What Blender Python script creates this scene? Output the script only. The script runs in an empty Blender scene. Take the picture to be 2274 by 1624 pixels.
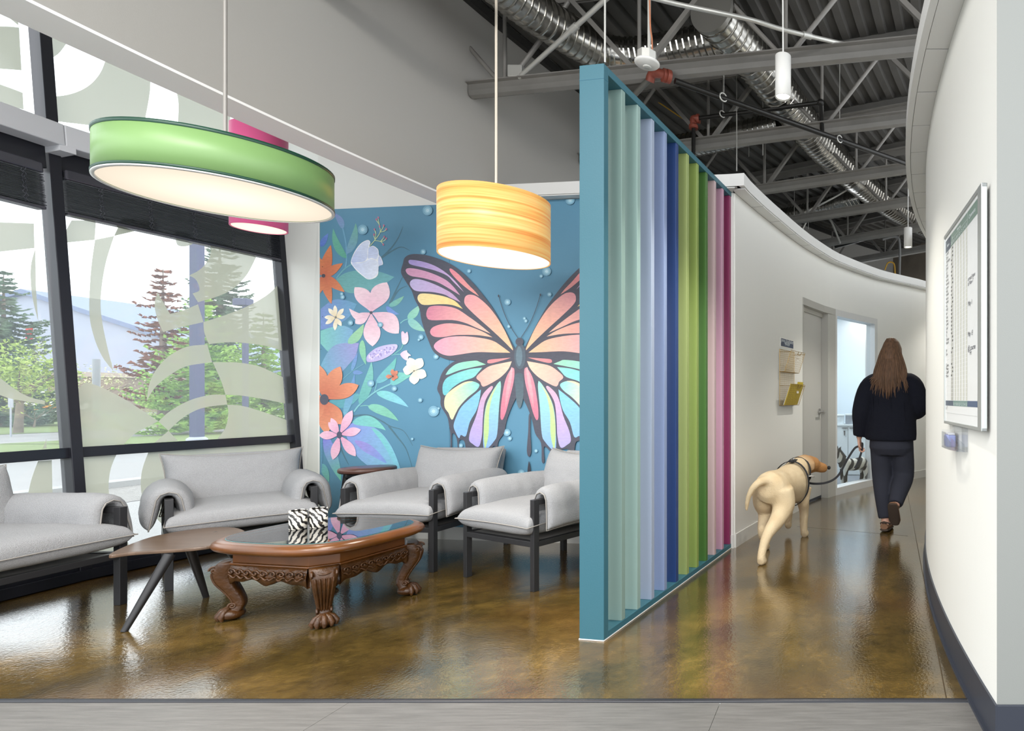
import bpy, bmesh, math, random
from math import sin, cos, pi, radians, sqrt, atan2, hypot
from mathutils import Vector, Matrix, noise
random.seed(7)
D = bpy.data
SC = bpy.context.scene
COL = SC.collection
H, F, CX, HY = 1.15, 1250.0, 1870.0, 885.0

# ---------------------------------------------------------------- camera
cam = D.cameras.new('camera'); camo = D.objects.new('camera', cam); COL.objects.link(camo)
camo.location = (0, 0, H); camo.rotation_euler = (pi / 2, 0, 0)
cam.sensor_fit = 'HORIZONTAL'; cam.sensor_width = 36; cam.lens = 36 * F / 2274
cam.shift_x = (1137 - CX) / 2274; cam.shift_y = (HY - 812) / 2274
cam.clip_start = 0.05; cam.clip_end = 400
SC.camera = camo
# ---------------------------------------------------------------- world, exposure
w = D.worlds.new('overcast_sky'); SC.world = w; w.use_nodes = True
bg = w.node_tree.nodes['Background']; bg.inputs[0].default_value = (0.93, 0.965, 1.0, 1); bg.inputs[1].default_value = 3.0
SC.view_settings.view_transform = 'Standard'; SC.view_settings.look = 'None'
SC.view_settings.gamma = 1; SC.view_settings.use_curve_mapping = False
SC.view_settings.exposure = 0.0
SC.cycles.max_bounces = 8; SC.cycles.diffuse_bounces = 5; SC.cycles.glossy_bounces = 4
SC.cycles.transparent_max_bounces = 16; SC.cycles.transmission_bounces = 6
SC.cycles.sample_clamp_indirect = 6.0; SC.cycles.caustics_reflective = False; SC.cycles.caustics_refractive = False
SC.cycles.use_denoising = True

def lamp(name, kind, loc, energy, color=(1, 1, 1), size=0.3, rot=(0, 0, 0), **kw):
    l = D.lights.new(name, kind); l.energy = energy; l.color = color
    if kind == 'AREA':
        l.shape = kw.get('shape', 'DISK'); l.size = size
        if 'size_y' in kw: l.size_y = kw['size_y']
    elif kind == 'SPOT':
        l.spot_size = kw.get('cone', 1.6); l.spot_blend = 0.7; l.shadow_soft_size = size
    else: l.shadow_soft_size = size
    o = D.objects.new(name, l); COL.objects.link(o); o.location = loc; o.rotation_euler = rot
    return o
# unseen area lamps, added out of frame to brighten the interior
lamp('added_fill_light', 'AREA', (-1.6, -0.3, 3.6), 110, (1, 0.97, 0.93), 1.6, (radians(25), 0, 0), shape='RECTANGLE', size_y=0.8)
lamp('added_fill_light', 'AREA', (-3.6, 0.4, 3.6), 90, (1, 0.97, 0.93), 1.6, (radians(20), 0, 0), shape='RECTANGLE', size_y=0.8)

# ---------------------------------------------------------------- materials
def lin(c):
    r = []
    for v in c[:3]:
        v = v / 255.0
        r.append(v / 12.92 if v <= 0.04045 else ((v + 0.055) / 1.055) ** 2.4)
    return (*r, 1.0)
MATS = {}
def nodes(m):
    m.use_nodes = True
    nt = m.node_tree
    return nt, nt.nodes, nt.links, nt.nodes['Principled BSDF']
def mat(name, rgb, rough=0.5, metal=0.0, var=0.0, vscale=8.0, bump=0.0, bscale=60.0, spec=0.5, coat=0.0, stretch=None, vcol=False, emit=0.0):
    if name in MATS: return MATS[name]
    m = D.materials.new(name); MATS[name] = m
    nt, N, L, b = nodes(m)
    c = lin(rgb); b.inputs['Base Color'].default_value = c
    b.inputs['Roughness'].default_value = rough; b.inputs['Metallic'].default_value = metal
    b.inputs['Specular IOR Level'].default_value = spec
    if coat: b.inputs['Coat Weight'].default_value = coat; b.inputs['Coat Roughness'].default_value = 0.08
    m.diffuse_color = c
    src = None
    if var or bump or vcol:
        tc = N.new('ShaderNodeTexCoord'); mp = N.new('ShaderNodeMapping'); L.new(tc.outputs['Object'], mp.inputs[0])
        if stretch: mp.inputs['Scale'].default_value = stretch
    if vcol:
        at = N.new('ShaderNodeAttribute'); at.attribute_name = 'Col'; src = at.outputs['Color']
        L.new(src, b.inputs['Base Color'])
    if var:
        n = N.new('ShaderNodeTexNoise'); n.inputs['Scale'].default_value = vscale; n.inputs['Detail'].default_value = 6
        L.new(mp.outputs[0], n.inputs['Vector'])
        r = N.new('ShaderNodeMapRange'); r.inputs[1].default_value = 0.25; r.inputs[2].default_value = 0.75
        r.inputs[3].default_value = 1 - var; r.inputs[4].default_value = 1 + var
        L.new(n.outputs['Fac'], r.inputs[0])
        mx = N.new('ShaderNodeMix'); mx.data_type = 'RGBA'; mx.blend_type = 'MULTIPLY'; mx.inputs[0].default_value = 1
        if src: L.new(src, mx.inputs[6])
        else: mx.inputs[6].default_value = c
        L.new(r.outputs[0], mx.inputs[7]); L.new(mx.outputs[2], b.inputs['Base Color'])
    if bump:
        n2 = N.new('ShaderNodeTexNoise'); n2.inputs['Scale'].default_value = bscale; n2.inputs['Detail'].default_value = 4
        L.new(mp.outputs[0], n2.inputs['Vector'])
        bp = N.new('ShaderNodeBump'); bp.inputs['Strength'].default_value = bump; bp.inputs['Distance'].default_value = 0.01
        L.new(n2.outputs['Fac'], bp.inputs['Height']); L.new(bp.outputs[0], b.inputs['Normal'])
    if emit: b.inputs['Emission Color'].default_value = c; b.inputs['Emission Strength'].default_value = emit
    return m
def emission(name, rgb, strength):
    m = D.materials.new(name); m.use_nodes = True; nt = m.node_tree; nt.nodes.clear()
    e = nt.nodes.new('ShaderNodeEmission'); e.inputs[0].default_value = lin(rgb); e.inputs[1].default_value = strength
    o = nt.nodes.new('ShaderNodeOutputMaterial'); nt.links.new(e.outputs[0], o.inputs[0])
    return m

# ---------------------------------------------------------------- mesh building
class MB:
    def __init__(s): s.v = []; s.f = []; s.mi = []; s.c = []; s.sm = []
    def add(s, vs, fs, mi=0, cols=None, smooth=False, M=None):
        o = len(s.v)
        for p in vs: s.v.append(tuple(M @ Vector(p)) if M else tuple(p))
        if cols is None: cols = [(1, 1, 1, 1)] * len(vs)
        elif not isinstance(cols, list): cols = [cols] * len(vs)
        s.c += cols
        for f in fs: s.f.append([i + o for i in f]); s.mi.append(mi); s.sm.append(smooth)
        return s
    def box(s, a, b, M=None, mi=0, cols=None):
        x0, y0, z0 = a; x1, y1, z1 = b
        vs = [(x0, y0, z0), (x1, y0, z0), (x1, y1, z0), (x0, y1, z0), (x0, y0, z1), (x1, y0, z1), (x1, y1, z1), (x0, y1, z1)]
        fs = [(0, 3, 2, 1), (4, 5, 6, 7), (0, 1, 5, 4), (1, 2, 6, 5), (2, 3, 7, 6), (3, 0, 4, 7)]
        return s.add(vs, fs, mi, cols, False, M)
    def hexa(s, q, mi=0):   # eight corners, bottom ring then top ring
        return s.add(q, [(0, 3, 2, 1), (4, 5, 6, 7), (0, 1, 5, 4), (1, 2, 6, 5), (2, 3, 7, 6), (3, 0, 4, 7)], mi)
    def tube(s, pts, r, n=8, mi=0, smooth=True, caps=True, flat=None, up=None, cols=None):
        pts = [Vector(p) for p in pts]; k = len(pts)
        rs = r if isinstance(r, (list, tuple)) else [r] * k
        vs = []; fs = []
        t0 = (pts[1] - pts[0]).normalized()
        ref = Vector(up) if up else (Vector((0, 0, 1)) if abs(t0.z) < 0.9 else Vector((1, 0, 0)))
        a = t0.cross(ref).normalized()
        for i in range(k):
            if i == 0: t = pts[1] - pts[0]
            elif i == k - 1: t = pts[-1] - pts[-2]
            else: t = (pts[i + 1] - pts[i]).normalized() + (pts[i] - pts[i - 1]).normalized()
            t = t.normalized() if t.length > 1e-9 else t0
            a = (a - t * a.dot(t)); a = a.normalized() if a.length > 1e-6 else t.orthogonal().normalized()
            b = t.cross(a)
            ra = rs[i]; ra, rb = ra if isinstance(ra, (tuple, list)) else (ra, ra if flat is None else ra * flat)
            for j in range(n):
                th = 2 * pi * (j + (0.5 if n == 4 else 0)) / n
                sc = sqrt(2) if n == 4 else 1
                vs.append(pts[i] + (a * cos(th) * ra + b * sin(th) * rb) * sc)
        for i in range(k - 1):
            for j in range(n):
                fs.append((i * n + j, i * n + (j + 1) % n, (i + 1) * n + (j + 1) % n, (i + 1) * n + j))
        s.add(vs, fs, mi, cols, smooth and n > 4)
        if caps:
            s.add(vs[:n], [tuple(range(n))[::-1]], mi, cols); s.add(vs[-n:], [tuple(range(n))], mi, cols)
        return s
    def lathe(s, prof, loc=(0, 0, 0), n=32, mi=0, smooth=True, M=None, caps=True):
        closed = prof[0] == prof[-1] or not caps
        vs = []; fs = []; k = len(prof)
        for r, z in prof:
            for j in range(n):
                th = 2 * pi * j / n; vs.append((loc[0] + r * cos(th), loc[1] + r * sin(th), loc[2] + z))
        for i in range(k - 1):
            for j in range(n): fs.append((i * n + j, i * n + (j + 1) % n, (i + 1) * n + (j + 1) % n, (i + 1) * n + j))
        if prof[0][0] > 1e-6 and not closed: fs.append(tuple(range(n))[::-1])
        if prof[-1][0] > 1e-6 and not closed: fs.append(tuple(range((k - 1) * n, k * n)))
        return s.add(vs, fs, mi, None, smooth, M)
    def prism(s, poly, z0, z1, M=None, mi=0, cols=None):
        n = len(poly)
        vs = [(x, y, z0) for x, y in poly] + [(x, y, z1) for x, y in poly]
        fs = [tuple(range(n))[::-1], tuple(range(n, 2 * n))] + [(i, (i + 1) % n, n + (i + 1) % n, n + i) for i in range(n)]
        return s.add(vs, fs, mi, cols, False, M)
    def sphere(s, c, r, n=12, m=8, mi=0, M=None):
        r = r if isinstance(r, (tuple, list)) else (r, r, r)
        vs = [(c[0], c[1], c[2] - r[2])]; fs = []
        for i in range(1, m):
            ph = pi * i / m
            for j in range(n):
                th = 2 * pi * j / n
                vs.append((c[0] + r[0] * sin(ph) * cos(th), c[1] + r[1] * sin(ph) * sin(th), c[2] - r[2] * cos(ph)))
        vs.append((c[0], c[1], c[2] + r[2]))
        for j in range(n):
            fs.append((0, 1 + (j + 1) % n, 1 + j)); e = 1 + (m - 2) * n
            fs.append((e + j, e + (j + 1) % n, len(vs) - 1))
        for i in range(m - 2):
            for j in range(n): fs.append((1 + i * n + j, 1 + i * n + (j + 1) % n, 1 + (i + 1) * n + (j + 1) % n, 1 + (i + 1) * n + j))
        return s.add(vs, fs, mi, None, True, M)
    def mesh(s, name, mats, vcol=False):
        me = D.meshes.new(name); me.from_pydata(s.v, [], s.f)
        mats = mats if isinstance(mats, (list, tuple)) else [mats]
        for m in mats: me.materials.append(m)
        me.polygons.foreach_set('material_index', s.mi)
        me.polygons.foreach_set('use_smooth', s.sm)
        if vcol:
            ca = me.color_attributes.new('Col', 'FLOAT_COLOR', 'POINT')
            ca.data.foreach_set('color', [x for c in s.c for x in c])
        me.update(); return me
    def build(s, name, mats, parent=None, bevel=0, sub=0, remesh=0, smooth_it=0, vcol=False, weld=False, kind=None):
        o = D.objects.new(name, s.mesh(name, mats, vcol)); COL.objects.link(o)
        if parent: o.parent = parent
        if weld: md = o.modifiers.new('weld', 'WELD'); md.merge_threshold = 0.0004
        if remesh:
            md = o.modifiers.new('remesh', 'REMESH'); md.mode = 'VOXEL'; md.voxel_size = remesh; md.use_smooth_shade = True
        if smooth_it:
            md = o.modifiers.new('smooth', 'SMOOTH'); md.factor = 0.6; md.iterations = smooth_it
        if bevel:
            md = o.modifiers.new('bevel', 'BEVEL'); md.width = bevel; md.segments = 2; md.limit_method = 'ANGLE'; md.angle_limit = radians(40)
        if sub:
            md = o.modifiers.new('sub', 'SUBSURF'); md.levels = sub; md.render_levels = sub
        if kind: o['kind'] = kind
        return o
def thing(name, label, cat, loc=(0, 0, 0), rz=0, group=None):
    o = D.objects.new(name, None); COL.objects.link(o); o.location = loc; o.rotation_euler = (0, 0, rz)
    o['label'] = label; o['category'] = cat
    if group: o['group'] = group
    return o
def tag(o, label, cat, group=None):
    o['label'] = label; o['category'] = cat
    if group: o['group'] = group
    return o
def struct(o): o['kind'] = 'structure'; return o
def holder(name):   # an Empty for a piece of the setting that has parts
    o = D.objects.new(name, None); COL.objects.link(o); o['kind'] = 'structure'; return o
def copy_tree(o, parent=None):
    c = o.copy(); COL.objects.link(c); c.parent = parent
    for ch in o.children: copy_tree(ch, c)
    return c
def R(a): return radians(a)
def ground(px, py, z=0.0):
    s = (H - z) / (py - HY); return Vector(((px - CX) * s, F * s, z))
def at(px, py, Y): return Vector(((px - CX) / F * Y, Y, H + (HY - py) / F * Y))
def onplane(px, py, o, n):
    d = Vector(((px - CX) / F, 1, (HY - py) / F)); c = Vector((0, 0, H))
    return c + d * ((Vector(o) - c).dot(n) / d.dot(n))
def smooth_poly(pts, k=4):    # closed Catmull-Rom; a doubled point stays a corner
    n = len(pts); out = []
    for i in range(n):
        p0, p1, p2, p3 = (Vector(pts[(i + j - 1) % n]) for j in range(4))
        if (p2 - p1).length < 1e-9: continue
        if (p1 - p0).length < 1e-9: p0 = p1
        if (p3 - p2).length < 1e-9: p3 = p2
        for j in range(k):
            t = j / k
            out.append(0.5 * ((2 * p1) + (p2 - p0) * t + (2 * p0 - 5 * p1 + 4 * p2 - p3) * t * t + (3 * p1 - p0 - 3 * p2 + p3) * t ** 3))
    return out
def smooth_line(pts, k=5):
    out = []; n = len(pts); P = [Vector(p) for p in pts]
    for i in range(n - 1):
        p0 = P[max(i - 1, 0)]; p1 = P[i]; p2 = P[i + 1]; p3 = P[min(i + 2, n - 1)]
        for j in range(k):
            t = j / k
            out.append(0.5 * ((2 * p1) + (p2 - p0) * t + (2 * p0 - 5 * p1 + 4 * p2 - p3) * t * t + (3 * p1 - p0 - 3 * p2 + p3) * t ** 3))
    out.append(P[-1]); return out
def text(name, body, size, M, mt, parent=None, align='LEFT', shear=0):
    c = D.curves.new(name, 'FONT'); c.body = body; c.size = size; c.align_x = align; c.shear = shear; c.materials.append(mt)
    c.resolution_u = 2
    o = D.objects.new(name, c); COL.objects.link(o); o.matrix_world = M
    if parent: o.parent = parent
    return o
CTR = (10.3, 2.15)
def pol(r, th, z=0.0, c=CTR): return Vector((c[0] - r * cos(th), c[1] + r * sin(th), z))
def arc_slab(mb, r0, r1, th0, th1, z0, z1, n=24, c=CTR, mi=0):
    vs = []; fs = []
    for i in range(n + 1):
        t = th0 + (th1 - th0) * i / n
        a0 = r0(t) if callable(r0) else r0; a1 = r1(t) if callable(r1) else r1
        vs += [pol(a0, t, z0, c), pol(a1, t, z0, c), pol(a1, t, z1, c), pol(a0, t, z1, c)]
    for i in range(n):
        o = i * 4; p = o + 4
        for k in range(4): fs.append((o + k, p + k, p + (k + 1) % 4, o + (k + 1) % 4))
    fs += [(3, 2, 1, 0), tuple(n * 4 + k for k in range(4))]
    return mb.add(vs, fs, mi)
# ---------------------------------------------------------------- shared materials
white = mat('white_wall_paint', (226, 226, 222), 0.6, bump=0.05, bscale=300)
white_r = mat('white_wall_paint_warm', (225, 225, 220), 0.6, bump=0.05, bscale=300)
greywall = mat('grey_wall_paint', (170, 167, 161), 0.65, bump=0.05, bscale=250)
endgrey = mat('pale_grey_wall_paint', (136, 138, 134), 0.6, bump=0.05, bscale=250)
blackmetal = mat('black_window_frame', (40, 41, 48), 0.35, 0.3)
dark_base = mat('charcoal_rubber_base', (52, 56, 66), 0.38)
white_base = mat('white_rubber_base', (214, 214, 210), 0.4)
steel_grey = mat('grey_painted_steel', (132, 129, 124), 0.5, 0.15, var=0.12, vscale=5)
deck_m = mat('grey_steel_deck', (92, 90, 86), 0.55, 0.3, var=0.15, vscale=4)
galv = mat('galvanised_spiral_duct', (176, 174, 168), 0.22, 1.0, var=0.22, vscale=9, bump=0.15, bscale=14)
galv2 = mat('galvanised_conduit', (206, 205, 199), 0.32, 0.55)
chrome = mat('brushed_chrome', (200, 200, 200), 0.22, 1.0)
blackpipe = mat('black_sprinkler_pipe', (38, 37, 35), 0.35, 0.4, var=0.2, vscale=20)
redfit = mat('red_brown_pipe_fitting', (140, 70, 55), 0.45, 0.1, var=0.2, vscale=30)
whitep = mat('white_powder_coat', (214, 213, 209), 0.4)

# concrete floor: stained and sealed
fm = D.materials.new('stained_polished_concrete'); nt, N, L, b = nodes(fm)
tc = N.new('ShaderNodeTexCoord')
def noise_node(scale, detail=8, rough=0.6, dist=0.0):
    n = N.new('ShaderNodeTexNoise'); n.inputs['Scale'].default_value = scale; n.inputs['Detail'].default_value = detail
    n.inputs['Roughness'].default_value = rough; n.inputs['Distortion'].default_value = dist
    L.new(tc.outputs['Object'], n.inputs['Vector']); return n
n1 = noise_node(1.3, 10, 0.65, 0.6); cr = N.new('ShaderNodeValToRGB'); L.new(n1.outputs['Fac'], cr.inputs[0])
e = cr.color_ramp.elements; e[0].position = 0.30; e[0].color = lin((56, 46, 26)); e[1].position = 0.72; e[1].color = lin((132, 108, 60))
q = e.new(0.45); q.color = lin((75, 62, 32)); q = e.new(0.56); q.color = lin((97, 79, 40))
n2 = noise_node(17, 10, 0.75, 0.9); cr2 = N.new('ShaderNodeValToRGB'); L.new(n2.outputs['Fac'], cr2.inputs[0])
e = cr2.color_ramp.elements; e[0].position = 0.28; e[0].color = (0.4, 0.4, 0.4, 1); e[1].position = 0.68; e[1].color = (1.5, 1.42, 1.25, 1)
mx = N.new('ShaderNodeMix'); mx.data_type = 'RGBA'; mx.blend_type = 'MULTIPLY'; mx.inputs[0].default_value = 0.85
L.new(cr.outputs[0], mx.inputs[6]); L.new(cr2.outputs[0], mx.inputs[7])
n3 = noise_node(0.9, 4, 0.5, 0.3); cr3 = N.new('ShaderNodeValToRGB'); L.new(n3.outputs['Fac'], cr3.inputs[0])
e = cr3.color_ramp.elements; e[0].position = 0.5; e[0].color = (0, 0, 0, 1); e[1].position = 0.68; e[1].color = (0.45, 0.45, 0.45, 1)
mx2 = N.new('ShaderNodeMix'); mx2.data_type = 'RGBA'; L.new(cr3.outputs[0], mx2.inputs[0]); L.new(mx.outputs[2], mx2.inputs[6]); mx2.inputs[7].default_value = lin((116, 80, 40))
vo = N.new('ShaderNodeTexVoronoi'); vo.inputs['Scale'].default_value = 13; L.new(tc.outputs['Object'], vo.inputs['Vector'])
vr = N.new('ShaderNodeMapRange'); vr.inputs[1].default_value = 0.0; vr.inputs[2].default_value = 0.09; vr.inputs[3].default_value = 0.5; vr.inputs[4].default_value = 0.0
L.new(vo.outputs['Distance'], vr.inputs[0])
mx3 = N.new('ShaderNodeMix'); mx3.data_type = 'RGBA'; L.new(vr.outputs[0], mx3.inputs[0]); L.new(mx2.outputs[2], mx3.inputs[6]); mx3.inputs[7].default_value = lin((150, 126, 80))
L.new(mx3.outputs[2], b.inputs['Base Color'])
b.inputs['Roughness'].default_value = 0.16; b.inputs['Specular IOR Level'].default_value = 0.5; b.inputs['Coat Weight'].default_value = 1.0; b.inputs['Coat Roughness'].default_value = 0.06; b.inputs['Coat IOR'].default_value = 1.47
n4 = noise_node(75, 3, 0.5); n5 = noise_node(5, 3, 0.5); ma = N.new('ShaderNodeMath'); ma.operation = 'MULTIPLY_ADD'
L.new(n5.outputs['Fac'], ma.inputs[0]); ma.inputs[1].default_value = 0.7; L.new(n4.outputs['Fac'], ma.inputs[2])
bp = N.new('ShaderNodeBump'); bp.inputs['Strength'].default_value = 0.2; bp.inputs['Distance'].default_value = 0.004
L.new(ma.outputs[0], bp.inputs['Height']); L.new(bp.outputs[0], b.inputs['Normal']); L.new(bp.outputs[0], b.inputs['Coat Normal'])

# ---------------------------------------------------------------- floor
YT = 2.142
fl = holder('floor')
m = MB(); m.add([(-4.9, YT, 0), (2.5, YT, 0), (6, 12, 0), (-4.2, 12, 0), (-4.9, 6, 0)], [(0, 1, 2, 3, 4)])
m.build('concrete_slab', fm, fl)
joint = mat('dark_saw_cut', (70, 56, 34), 0.5)
def strip(mb, a, bb, wd, z):
    a = Vector(a); bb = Vector(bb); t = (bb - a).normalized(); p = Vector((-t.y, t.x)) * wd / 2
    mb.add([(a.x - p.x, a.y - p.y, z), (a.x + p.x, a.y + p.y, z), (bb.x + p.x, bb.y + p.y, z), (bb.x - p.x, bb.y - p.y, z)], [(3, 2, 1, 0)])
m = MB(); strip(m, (0.40, 2.16), (0.79, 6.8), 0.005, 0.0006); m.build('saw_cut_joint', joint, fl)
m = MB(); strip(m, (-0.4, 5.05), (0.55, 4.7), 0.004, 0.0006); m.build('saw_cut_joint', joint, fl)
vin = mat('grey_wood_look_vinyl', (106, 104, 101), 0.42, var=0.22, vscale=5, stretch=(1.2, 14, 1), bump=0.08, bscale=9)
ff = holder('floor_front')
m = MB(); m.box((-6, -3, -0.02), (3.2, YT - 0.03, -0.006)); m.build('underlay', dark_base, ff)
pw = 0.2; pm = {}
for r_ in range(0, 12):
    y1 = YT - 0.02 - r_ * pw; x = -6.0 + (r_ * 0.37) % 1.2
    x = -6.06 if r_ == 0 else x - 1.2
    while x < 2.6:
        ln = 1.4
        if r_ not in pm: pass
        mm = MB(); mm.box((x + 0.0008, y1 - pw + 0.0008, -0.006), (x + ln - 0.0008, y1 - 0.0008, 0.002)); mm.build('plank', vin, ff); x += ln
        if r_ > 3 and x > 1: break
m = MB(); ev = [(-4.95, 0.001), (-3, 0), (-1.2, -0.0), (0.2, 0.004), (0.52, 0.002)]
pts = [(x, YT - 0.008 + dy, 0.002) for x, dy in ev]
m.tube(smooth_line(pts, 4), (0.012), 8, flat=0.55); struct(m.build('trim_1', mat('black_rubber_reducer', (38, 39, 44), 0.35)))

# ---------------------------------------------------------------- mural wall, corridor wall, caps
MU_N = Vector((0.114, 1, 0)).normalized()
def murY(X): return 4.224 - 0.114 * X
mw = MB()
a = (-4.40, murY(-4.40)); c_ = (-0.835, murY(-0.835)); ax = None
mw.prism([a, c_, (c_[0] + 0.01, c_[1] + 0.14), (a[0], a[1] + 0.14)], 0, 2.73)
def endp(z): return (-4.672 - .0908 * z, 4.884 + .0116 * z)
def end_wall(mb, z0, z1):   # the short piece that meets the leaning window frame
    q = []
    for z in (z0, z1): e = endp(z); q += [(*e, z), (*a, z), (a[0], a[1] + .14, z), (e[0], e[1] + .14, z)]
    mb.hexa(q)
end_wall(mw, 0, 2.73)
struct(mw.build('wall_back', white))
mw = MB(); a2 = (-2.92, murY(-2.92))
mw.prism([a, a2, (a2[0], a2[1] + 0.12), (a[0], a[1] + 0.12)], 2.7301, 4.25); end_wall(mw, 2.7301, 4.25)
struct(mw.build('wall_back_upper', white))
mw = MB(); a = (-4.42, murY(-4.42) - 0.006); c2 = (-0.83, murY(-0.83) - 0.006)
mw.prism([a, c2, (c2[0], c2[1] + 0.006), (a[0], a[1] + 0.006)], 0, 0.10); struct(mw.build('baseboard_back', white_base))
# corridor wall on the screen side: radius read off its foot
tab = [(0, 11.14), (11.0, 11.335), (15.0, 11.325), (19.2, 11.34), (22.7, 11.34), (28.3, 11.20), (32.0, 11.0), (34.6, 10.92), (40, 10.75), (48, 10.4)]
def RW(t):
    d = math.degrees(t)
    for (x0, y0), (x1, y1) in zip(tab, tab[1:]):
        if d <= x1: return y0 + (y1 - y0) * max(0, (d - x0) / (x1 - x0))
    return tab[-1][1]
TH0, TD0, TD1, TH1 = R(11.1), R(19.15), R(28.45), R(47)
cw = MB()
arc_slab(cw, RW, lambda t: RW(t) + 0.12, TH0, TD0, 0, 2.73, 20)
arc_slab(cw, RW, lambda t: RW(t) + 0.12, TD0, TD1, 2.205, 2.73, 20)
arc_slab(cw, RW, lambda t: RW(t) + 0.12, TD1, TH1, 0, 2.73, 30)
struct(cw.build('wall_corridor', white))
bb = MB(); arc_slab(bb, lambda t: RW(t) - 0.007, lambda t: RW(t), TH0, TD0, 0, 0.105, 20); struct(bb.build('baseboard_corridor', white_base))
bb = MB(); arc_slab(bb, lambda t: RW(t) - 0.007, lambda t: RW(t), TD1 + 0.004, TH1, 0, 0.105, 20); struct(bb.build('baseboard_corridor_far', white_base))
# caps: fascia box on top of the partition walls, its underside laid with white panels
capw = mat('white_cap_paint', (222, 222, 220), 0.5)
gap = mat('cap_joint_grey', (150, 150, 148), 0.6)
cap = holder('trim_2')
OV = 0.105
m = MB(); arc_slab(m, lambda t: RW(t) - OV, lambda t: RW(t) + 0.16, R(10.55), TH1, 2.742, 2.835, 44)
def cY(X, dy): return murY(X) + dy
xl = -2.86
m.prism([(xl, cY(xl, -0.095)), (-0.775, cY(-0.775, -0.095)), (-0.68, cY(-0.68, 0.2)), (xl, cY(xl, 0.2))], 2.742, 2.835)
m.build('fascia', capw, cap)
m = MB(); arc_slab(m, lambda t: RW(t) - OV + 0.012, lambda t: RW(t) + 0.01, R(10.8), TH1, 2.737, 2.742, 44)
m.prism([(xl, cY(xl, -0.085)), (-0.79, cY(-0.79, -0.085)), (-0.79, cY(-0.79, 0)), (xl, cY(xl, 0))], 2.737, 2.742)
m.build('panel_bed', gap, cap)
t = 10.75
while t < 46:
    s = min(t + 2.05, 46.5); m = MB()
    arc_slab(m, lambda q: RW(q) - OV + 0.006, lambda q: RW(q) - 0.0005, R(t) + 0.0006, R(s) - 0.0006, 2.732, 2.739, 6); m.build('panel', capw, cap); t = s
x = xl
while x < -0.85:
    x1 = min(x + 0.42, -0.80); m = MB()
    m.prism([(x + .006, cY(x, -0.089)), (x1 - .006, cY(x1, -0.089)), (x1 - .006 - .03, cY(x1, -0.0005)), (x + .006 - .03, cY(x, -0.0005))], 2.732, 2.739); m.build('panel', capw, cap); x = x1

# ---------------------------------------------------------------- right wall with its cap
CR = (10.287, 2.55); RR = 9.80
tE = math.asin((1.86 - 2.55) / RR)
m = MB(); arc_slab(m, RR - 0.14, RR, tE, R(40), 0, 2.75, 60, CR)
struct(m.build('wall_right', white_r))
e0 = pol(RR, tE, 0, CR)
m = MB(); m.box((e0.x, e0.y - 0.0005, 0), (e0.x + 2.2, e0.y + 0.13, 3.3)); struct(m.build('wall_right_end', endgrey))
m = MB(); m.box((e0.x - 0.001, e0.y - 0.0085, 0), (e0.x + 2.2, e0.y - 0.0006, 0.139)); struct(m.build('baseboard_right_end', dark_base, bevel=0.002))
m = MB(); arc_slab(m, RR, RR + 0.008, tE - 0.0008, R(12), 0, 0.139, 40, CR)
arc_slab(m, RR, RR + 0.02, tE, R(12), 0, 0.012, 40, CR); struct(m.build('baseboard_right', dark_base))
cap = holder('trim_3')
m = MB(); arc_slab(m, RR - 0.25, RR + 0.135, tE, R(40), 2.765, 2.86, 60, CR); m.build('fascia', capw, cap)
m = MB(); arc_slab(m, RR - 0.05, RR + 0.12, tE, R(40), 2.758, 2.765, 60, CR); m.build('panel_bed', gap, cap)
m = MB(); arc_slab(m, RR + 0.105, RR + 0.137, tE, R(40), 2.748, 2.764, 60, CR); m.build('edge_strip', capw, cap)
t = math.degrees(tE)
while t < 39:
    m = MB(); arc_slab(m, RR + 0.0005, RR + 0.102, R(t) + 0.0004, R(t + 2.1) - 0.0004, 2.750, 2.759, 5, CR); m.build('panel', capw, cap); t += 2.1
# upper wall of the room the photograph is taken from keeps going above the end face
# far end of the corridor and the roof space
m = MB(); p = pol(9.2, R(46)); q = pol(13.6, R(46)); p2 = pol(9.2, R(47)); q2 = pol(13.6, R(47))
m.prism([(p.x, p.y), (q.x, q.y), (q2.x, q2.y), (p2.x, p2.y)], 0, 4.4)
struct(m.build('wall_far', mat('unpainted_drywall', (120, 110, 98), 0.8, var=0.2, vscale=2.5)))
# grey bulkhead wall, curved with the facade
RB = 13.3
m = MB(); arc_slab(m, RB, RB + 0.2, R(-6), R(9.9), 2.625, 4.3, 30)
arc_slab(m, RB, RB + 0.2, R(9.9), R(46), 2.84, 4.3, 40)
struct(m.build('wall_bulkhead', greywall))
m = MB(); arc_slab(m, RB - 0.002, RB + 0.202, R(-6), R(9.88), 2.612, 2.6249, 30); struct(m.build('trim_4', mat('white_corner_bead', (248, 247, 244), 0.6)))
m = MB(); arc_slab(m, RB + 0.2, 15.9, R(-8), R(14), 3.95, 4.05, 20); struct(m.build('ceiling_window', white))
# roof deck, ribbed along the curve
m = MB(); prof = []; r = 8.8
while r < 13.5:
    prof += [(r, 4.25), (r + 0.062, 4.25), (r + 0.078, 4.212), (r + 0.138, 4.212)]; r += 0.154
nth = 54; vs = []; fs = []
for i in range(nth + 1):
    t = R(-14 + 61 * i / nth)
    for (rr, zz) in prof: vs.append(pol(rr, t, zz))
k = len(prof)
for i in range(nth):
    for j in range(k - 1): fs.append((i * k + j, i * k + j + 1, (i + 1) * k + j + 1, (i + 1) * k + j))
m.add(vs, fs); struct(m.build('ceiling', deck_m))
m = MB(); arc_slab(m, RB - 0.045, RB - 0.002, R(-6), R(46), 4.13, 4.2, 40); struct(m.build('trim_5', mat('dark_deck_angle', (46, 45, 43), 0.6)))

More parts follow.
